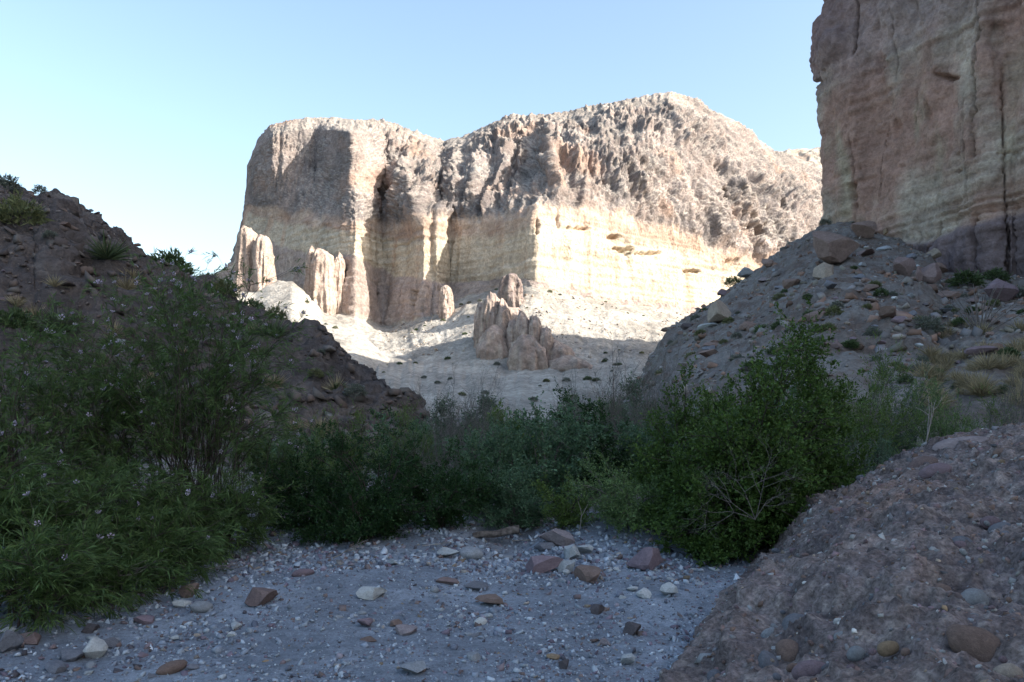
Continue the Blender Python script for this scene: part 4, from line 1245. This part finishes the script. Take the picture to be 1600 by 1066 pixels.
for px, d, nc, H, spd, ln, nf, lab, sd_ in ((30, 8.2, 85, 2.35, 1.15, (0, 0), 55, "willow thicket beside the bank at the picture's edge", 302), (150, 9.0, 85, 2.5, 1.15, (0, .2), 60, "willow thicket between the edge thicket and the bent trunk", 303), (-60, 6.6, 50, 1.25, .9, (.1, 0), 14, "low willow clump nearest the camera", 304),
                                            (90, 7.4, 62, 1.0, .9, (.1, -.1), 10, "leafy willow shoots arching over the bank", 305), (220, 8.0, 62, .95, .85, (.1, -.1), 10, "willow shoots leaning over the pebbles", 306), (345, 8.7, 44, .8, .55, (.1, -.1), 10, "willow shoots next to the dark bush", 307), (420, 10.6, 40, 1.35, .7, (0, 0), 20, "willow behind the dark bush", 308),
                                            (40, 5.75, 34, .62, .62, (.05, 0), 5, "low willow sprays spilling onto the gravel at the bank's near end", 309), (150, 6.5, 36, .62, .62, (.05, 0), 5, "low willow sprays halfway along the bank edge", 310), (245, 7.2, 36, .62, .6, (.05, 0), 6, "low willow sprays over the white flat stone", 311)):
    b = base_at(px, d)
    willow(b, nc, H, spd, ln, lab, sd_, nf, 11, 9)


# bare branching: dead shrub, sticks, log
def twig_tree(p, d, ln, depth, r, paths, r0, r1, rad, bend=.35, split=3):
    e = p + d * ln
    m = (p + e) / 2 + r.normal(0, ln * .07, 3)
    own = bez(p, m, e, 5, r, ln * .015)
    paths.append(own)
    r0.append(rad)
    r1.append(rad * .62)
    if depth:
        for _ in range(split if depth > 1 else 2):
            twig_tree(own[-1] if r.uniform() < .6 else own[3], unit(d + r.normal(0, bend, 3)), ln * r.uniform(.55, .85), depth - 1, r, paths, r0, r1, rad * .6, bend, split)


def dead(name, base, dirs, ln, depth, label, cat, seed, rad=.008, bend=.42, mat=M_DEAD):
    r = np.random.default_rng(seed)
    P_, a_, b_ = [], [], []
    for d in dirs:
        twig_tree(np.zeros(3), unit(np.array(d, float)), ln * r.uniform(.8, 1.2), depth, r, P_, a_, b_, rad, bend)
    root = link(name, None, None, None, label, cat, None, None, tuple(base))
    link("branches", tube_mesh("branches", P_, a_, b_, 4), mat, root)
    return root


dead("dead_shrub", at(1180, 812, 7.75), ((-.7, -.1, .5), (-.35, -.2, .8), (.15, -.2, .9), (.5, 0, .8), (-.9, -.1, .25)), .27, 4, "pale leafless dead branches in front of the bright bush", "dead shrub", 5, .0042, .55, M_GREY)
b = base_at(1452, 9.4)
dead("dead_stick", at(1440, 715, 9.3), ((.25, 0, 1),), .28, 2, "forked white dead stick standing behind the outcrop", "stick", 9, .012, .3)
dead("dead_stick", base_at(905, 9.5), ((.05, -.1, 1),), .22, 1, "thin pale stick standing by the pinkish boulder", "stick", 14, .006, .25)
r_ = np.random.default_rng(77)
for px, py, ang_, ln, lab in ((660, 860, .2, .35, "dry twig lying under the dark bush"), (800, 852, -.1, .30, "bent dry twig beside the log"), (70, 930, .3, .9, "long dry willow branch lying on the bank"), (150, 900, -.2, .8, "grey dry branch tangled in the willow shoots"), (300, 905, .5, .5, "dry twig at the foot of the willow shoots"),
                              (520, 880, 1.0, .4, "dry twig poking from the dark bush")):
    p = ground_at(px, py)
    dead("dry_twig", p + np.array([0, 0, .05]), ((math.cos(ang_), -.1, .25 * math.sin(ang_) + .12),), ln * .5, 2, lab, "twig", int(px), .007, .22)
# the driftwood log
lp = ground_at(772, 866)
V, F = [], []
k = np.linspace(0, 1, 26)
ax = np.stack([-.26 + .55 * k, .10 * k, .02 + .06 * k + .012 * np.sin(k * 9)], 1)
me = tube_mesh("log", [ax], [.036], [.050], 16)
co = np.array([v.co[:] for v in me.vertices])
co += (fbm(co, (.3, .05, .05), 3) * .008)[:, None] * np.array([0, 1, 1])
me.vertices.foreach_set("co", co.astype(np.float32).ravel())
link("driftwood_log", me, wood_mat("driftwood", (.06, .05, .045), (.19, .165, .15)), None, "weathered driftwood log lying in the dark hollow under the brush", "log", loc=(lp[0], lp[1] + .35, float(ground_h(lp[0], lp[1] + .35)) + .10))


# small shrubs, tufts, sotols and the ocotillo on the slopes
def tuft_mesh(seed, n, K, L, W, cols, spread=1.0, flat=1.0, ang=30):
    r = np.random.default_rng(seed)
    d = unit(np.stack([r.normal(size=n), r.normal(size=n), np.abs(r.normal(size=n)) * .8 + .1], -1))
    p = d * np.array([.75, .75, flat]) * (r.uniform(.25, 1, (n, 1)) ** .5) * spread
    V, F, C = leaves(p, unit(d + r.normal(0, .5, (n, 3))), np.full(n, .25), K, L, W, ang, r, cols)
    me = mesh_of("small_shrub", V, F, C, smooth=False)
    me.materials.append(M_LEAF)
    return me


def blade_mesh(seed, n, L, W, cols, up_):
    r = np.random.default_rng(seed)
    d = unit(np.stack([r.normal(size=n), r.normal(size=n), np.abs(r.normal(size=n)) * .7 + up_], -1))
    V, F, C = leaves(np.zeros((n, 3)) + r.normal(0, .05, (n, 3)) * np.array([1, 1, .1]), d, np.full(n, .05), 1, L, W, 4, r, cols, .12, .2)
    me = mesh_of("tuft", V, F, C, smooth=False)
    me.materials.append(M_LEAF)
    return me


TUFTS = {"green": [tuft_mesh(i, 260, 6, .20, .035, ((.06, .095, .04), (.10, .14, .06))) for i in range(3)], "grey": [tuft_mesh(10 + i, 260, 6, .18, .03, ((.11, .125, .10), (.17, .185, .145))) for i in range(3)],
         "olive": [tuft_mesh(20 + i, 260, 6, .20, .03, ((.11, .13, .06), (.17, .18, .08))) for i in range(3)]}
GRASS = [blade_mesh(30 + i, 160, 1.0, .018, ((.24, .20, .12), (.34, .29, .18)), .5) for i in range(3)]
SOTOL = [blade_mesh(40 + i, 190, 1.0, .022, ((.05, .075, .035), (.085, .11, .05)), .25) for i in range(2)]


def plant(name, me, p, s, label, cat, group=None, sz=1.0):
    o = link(name, me, None, None, label, cat, group)
    o.location = p
    o.scale = (s, s, s * sz)
    o.rotation_euler = (0, 0, RNG.uniform(0, 6.28))
    return o


rs = np.random.default_rng(99)


def on(P, rows_to, px, py):
    p = pick(P, px, py, rows_to)
    qx, qy = to_px(p)
    return p if abs(qx - px) < 6 and abs(qy - py) < 6 else None


for px, py, w, c, lab in ((265, 432, 40, "green", "dark round shrub standing on the skyline of the hill"), (30, 352, 44, "olive", "large soft olive shrub high on the hill"), (12, 296, 22, "grey", "wispy shrub on the hilltop skyline"), (22, 520, 34, "green", "dark shrub low on the hill behind the willows"), (322, 442, 16, "green", "small shrub next to the dark skyline shrub"),
                          (350, 462, 26, "olive", "low olive shrub on the hill crest"), (430, 500, 20, "olive", "shrub on the hill crest above the bare rock"), (60, 300, 12, "grey", "tiny grey shrub by the hilltop knob"), (395, 490, 22, "green", "green shrub on the hill crest"), (530, 612, 14, "green", "small shrub on the hill's nose")):
    p = pick(HP, px, py, hill_rows + 4)
    s = w * p[1] / FPX
    plant("hill_shrub", TUFTS[c][rs.integers(3)], p - np.array([0, 0, s * .15]), s, lab, "shrub", None, 1.0)
for i in range(46):
    px = rs.uniform(0, 640)
    p = on(HP, hill_rows, px, rs.uniform(310, 680))
    if p is None:
        continue
    if rs.uniform() < .35:
        plant("grass_tuft", GRASS[rs.integers(3)], p, rs.uniform(.3, .55), "dry tan grass tuft on the dark hill", "grass", "dry grass tufts on the hill")
    else:
        c = ("green", "olive", "grey")[rs.integers(3)]
        plant("hill_shrub", TUFTS[c][rs.integers(3)], p, rs.uniform(.18, .42), "small %s shrub growing on the dark hill slope" % c, "shrub", "small %s shrubs on the hill" % c, .8)
for px, py, s, lab in ((165, 408, .85, "spiky sotol high on the hill"), (92, 520, .75, "spiky sotol low on the hill"), (425, 530, .8, "spiky sotol on the hill crest")):
    plant("sotol", SOTOL[rs.integers(2)], pick(HP, px, py, hill_rows), s, lab, "sotol")
# talus vegetation
for i in range(70):
    p = on(AP, tal_rows, rs.uniform(1030, 1600), rs.uniform(420, 620))
    if p is None:
        continue
    c = ("green", "olive", "grey")[rs.integers(3)]
    plant("slope_shrub", TUFTS[c][rs.integers(3)], p, rs.uniform(.3, .8) * (.4 + p[1] / 130), "small %s shrub among the rubble below the tower" % c, "shrub", "small %s shrubs on the talus" % c, .8)
for i in range(60):
    px = rs.uniform(1440, 1610)
    p = on(AP, tal_rows, px, rs.uniform(500, 640))
    if p is not None:
        plant("grass_tuft", GRASS[rs.integers(3)], p, rs.uniform(.3, .7), "dry tan grass tuft on the slope beyond the outcrop", "grass", "dry grass tufts on the talus")
for px, py, w, c, lab in ((1510, 448, 44, "green", "green shrub against the foot of the purple rock"), (1555, 440, 36, "green", "dark green shrub at the base of the wall"), (1500, 510, 24, "green", "dark shrub beside the ocotillo"), (1140, 436, 26, "olive", "low olive shrub on the slope skyline"), (1575, 560, 30, "green", "green shrub near the low purple rock"), (1590, 470, 40, "grey", "grey shrub at the wall foot"),
                          (1450, 520, 46, "grey", "wide grey shrub in the middle of the slope"), (1100, 490, 16, "green", "small green shrub on the slope edge"), (1290, 352, 18, "grey", "grey shrub at the tower's foot")):
    p = pick(AP, px, py, tal_rows)
    plant("slope_shrub", TUFTS[c][rs.integers(3)], p, w / 2 * p[1] / FPX * 1.2, lab, "shrub", None, .8)
# ocotillo: a fan of thorny wands
p = pick(AP, 1531, 528, tal_rows)
r_ = np.random.default_rng(3)
P_, a_, b_ = [], [], []
for i in range(22):
    e = unit(np.array([r_.normal(0, .5), r_.normal(0, .5), 1.0])) * r_.uniform(2.0, 3.0)
    P_.append(bez(np.zeros(3), e * .5 + np.array([0, 0, .15]), e + np.array([e[0] * .15, e[1] * .15, 0]), 8, r_, .03))
    a_.append(.035)
    b_.append(.015)
oc = link("ocotillo", None, None, None, "fan-shaped ocotillo with many thin grey wands on the slope", "ocotillo", loc=p)
link("wands", tube_mesh("wands", P_, a_, b_, 5), M_GREY, oc)
# shrubs dotting the far slopes
mesa_rows = int(np.searchsorted(MT, 2.0))
lob_rows = int(np.searchsorted(LT, 2.6))
for i in range(110):
    px, py = rs.uniform(380, 1040), rs.uniform(440, 640)
    p = on(LP, lob_rows, px, py) if px < 560 else on(MP, mesa_rows, px, py)
    if p is None:
        continue
    c = ("green", "olive", "grey")[rs.integers(3)]
    plant("desert_shrub", TUFTS[c][rs.integers(3)], p, rs.uniform(.4, 1.15), "tiny %s shrub dotting the pale slope below the mesa" % c, "shrub", "tiny %s shrubs on the mesa slope" % c, .7)
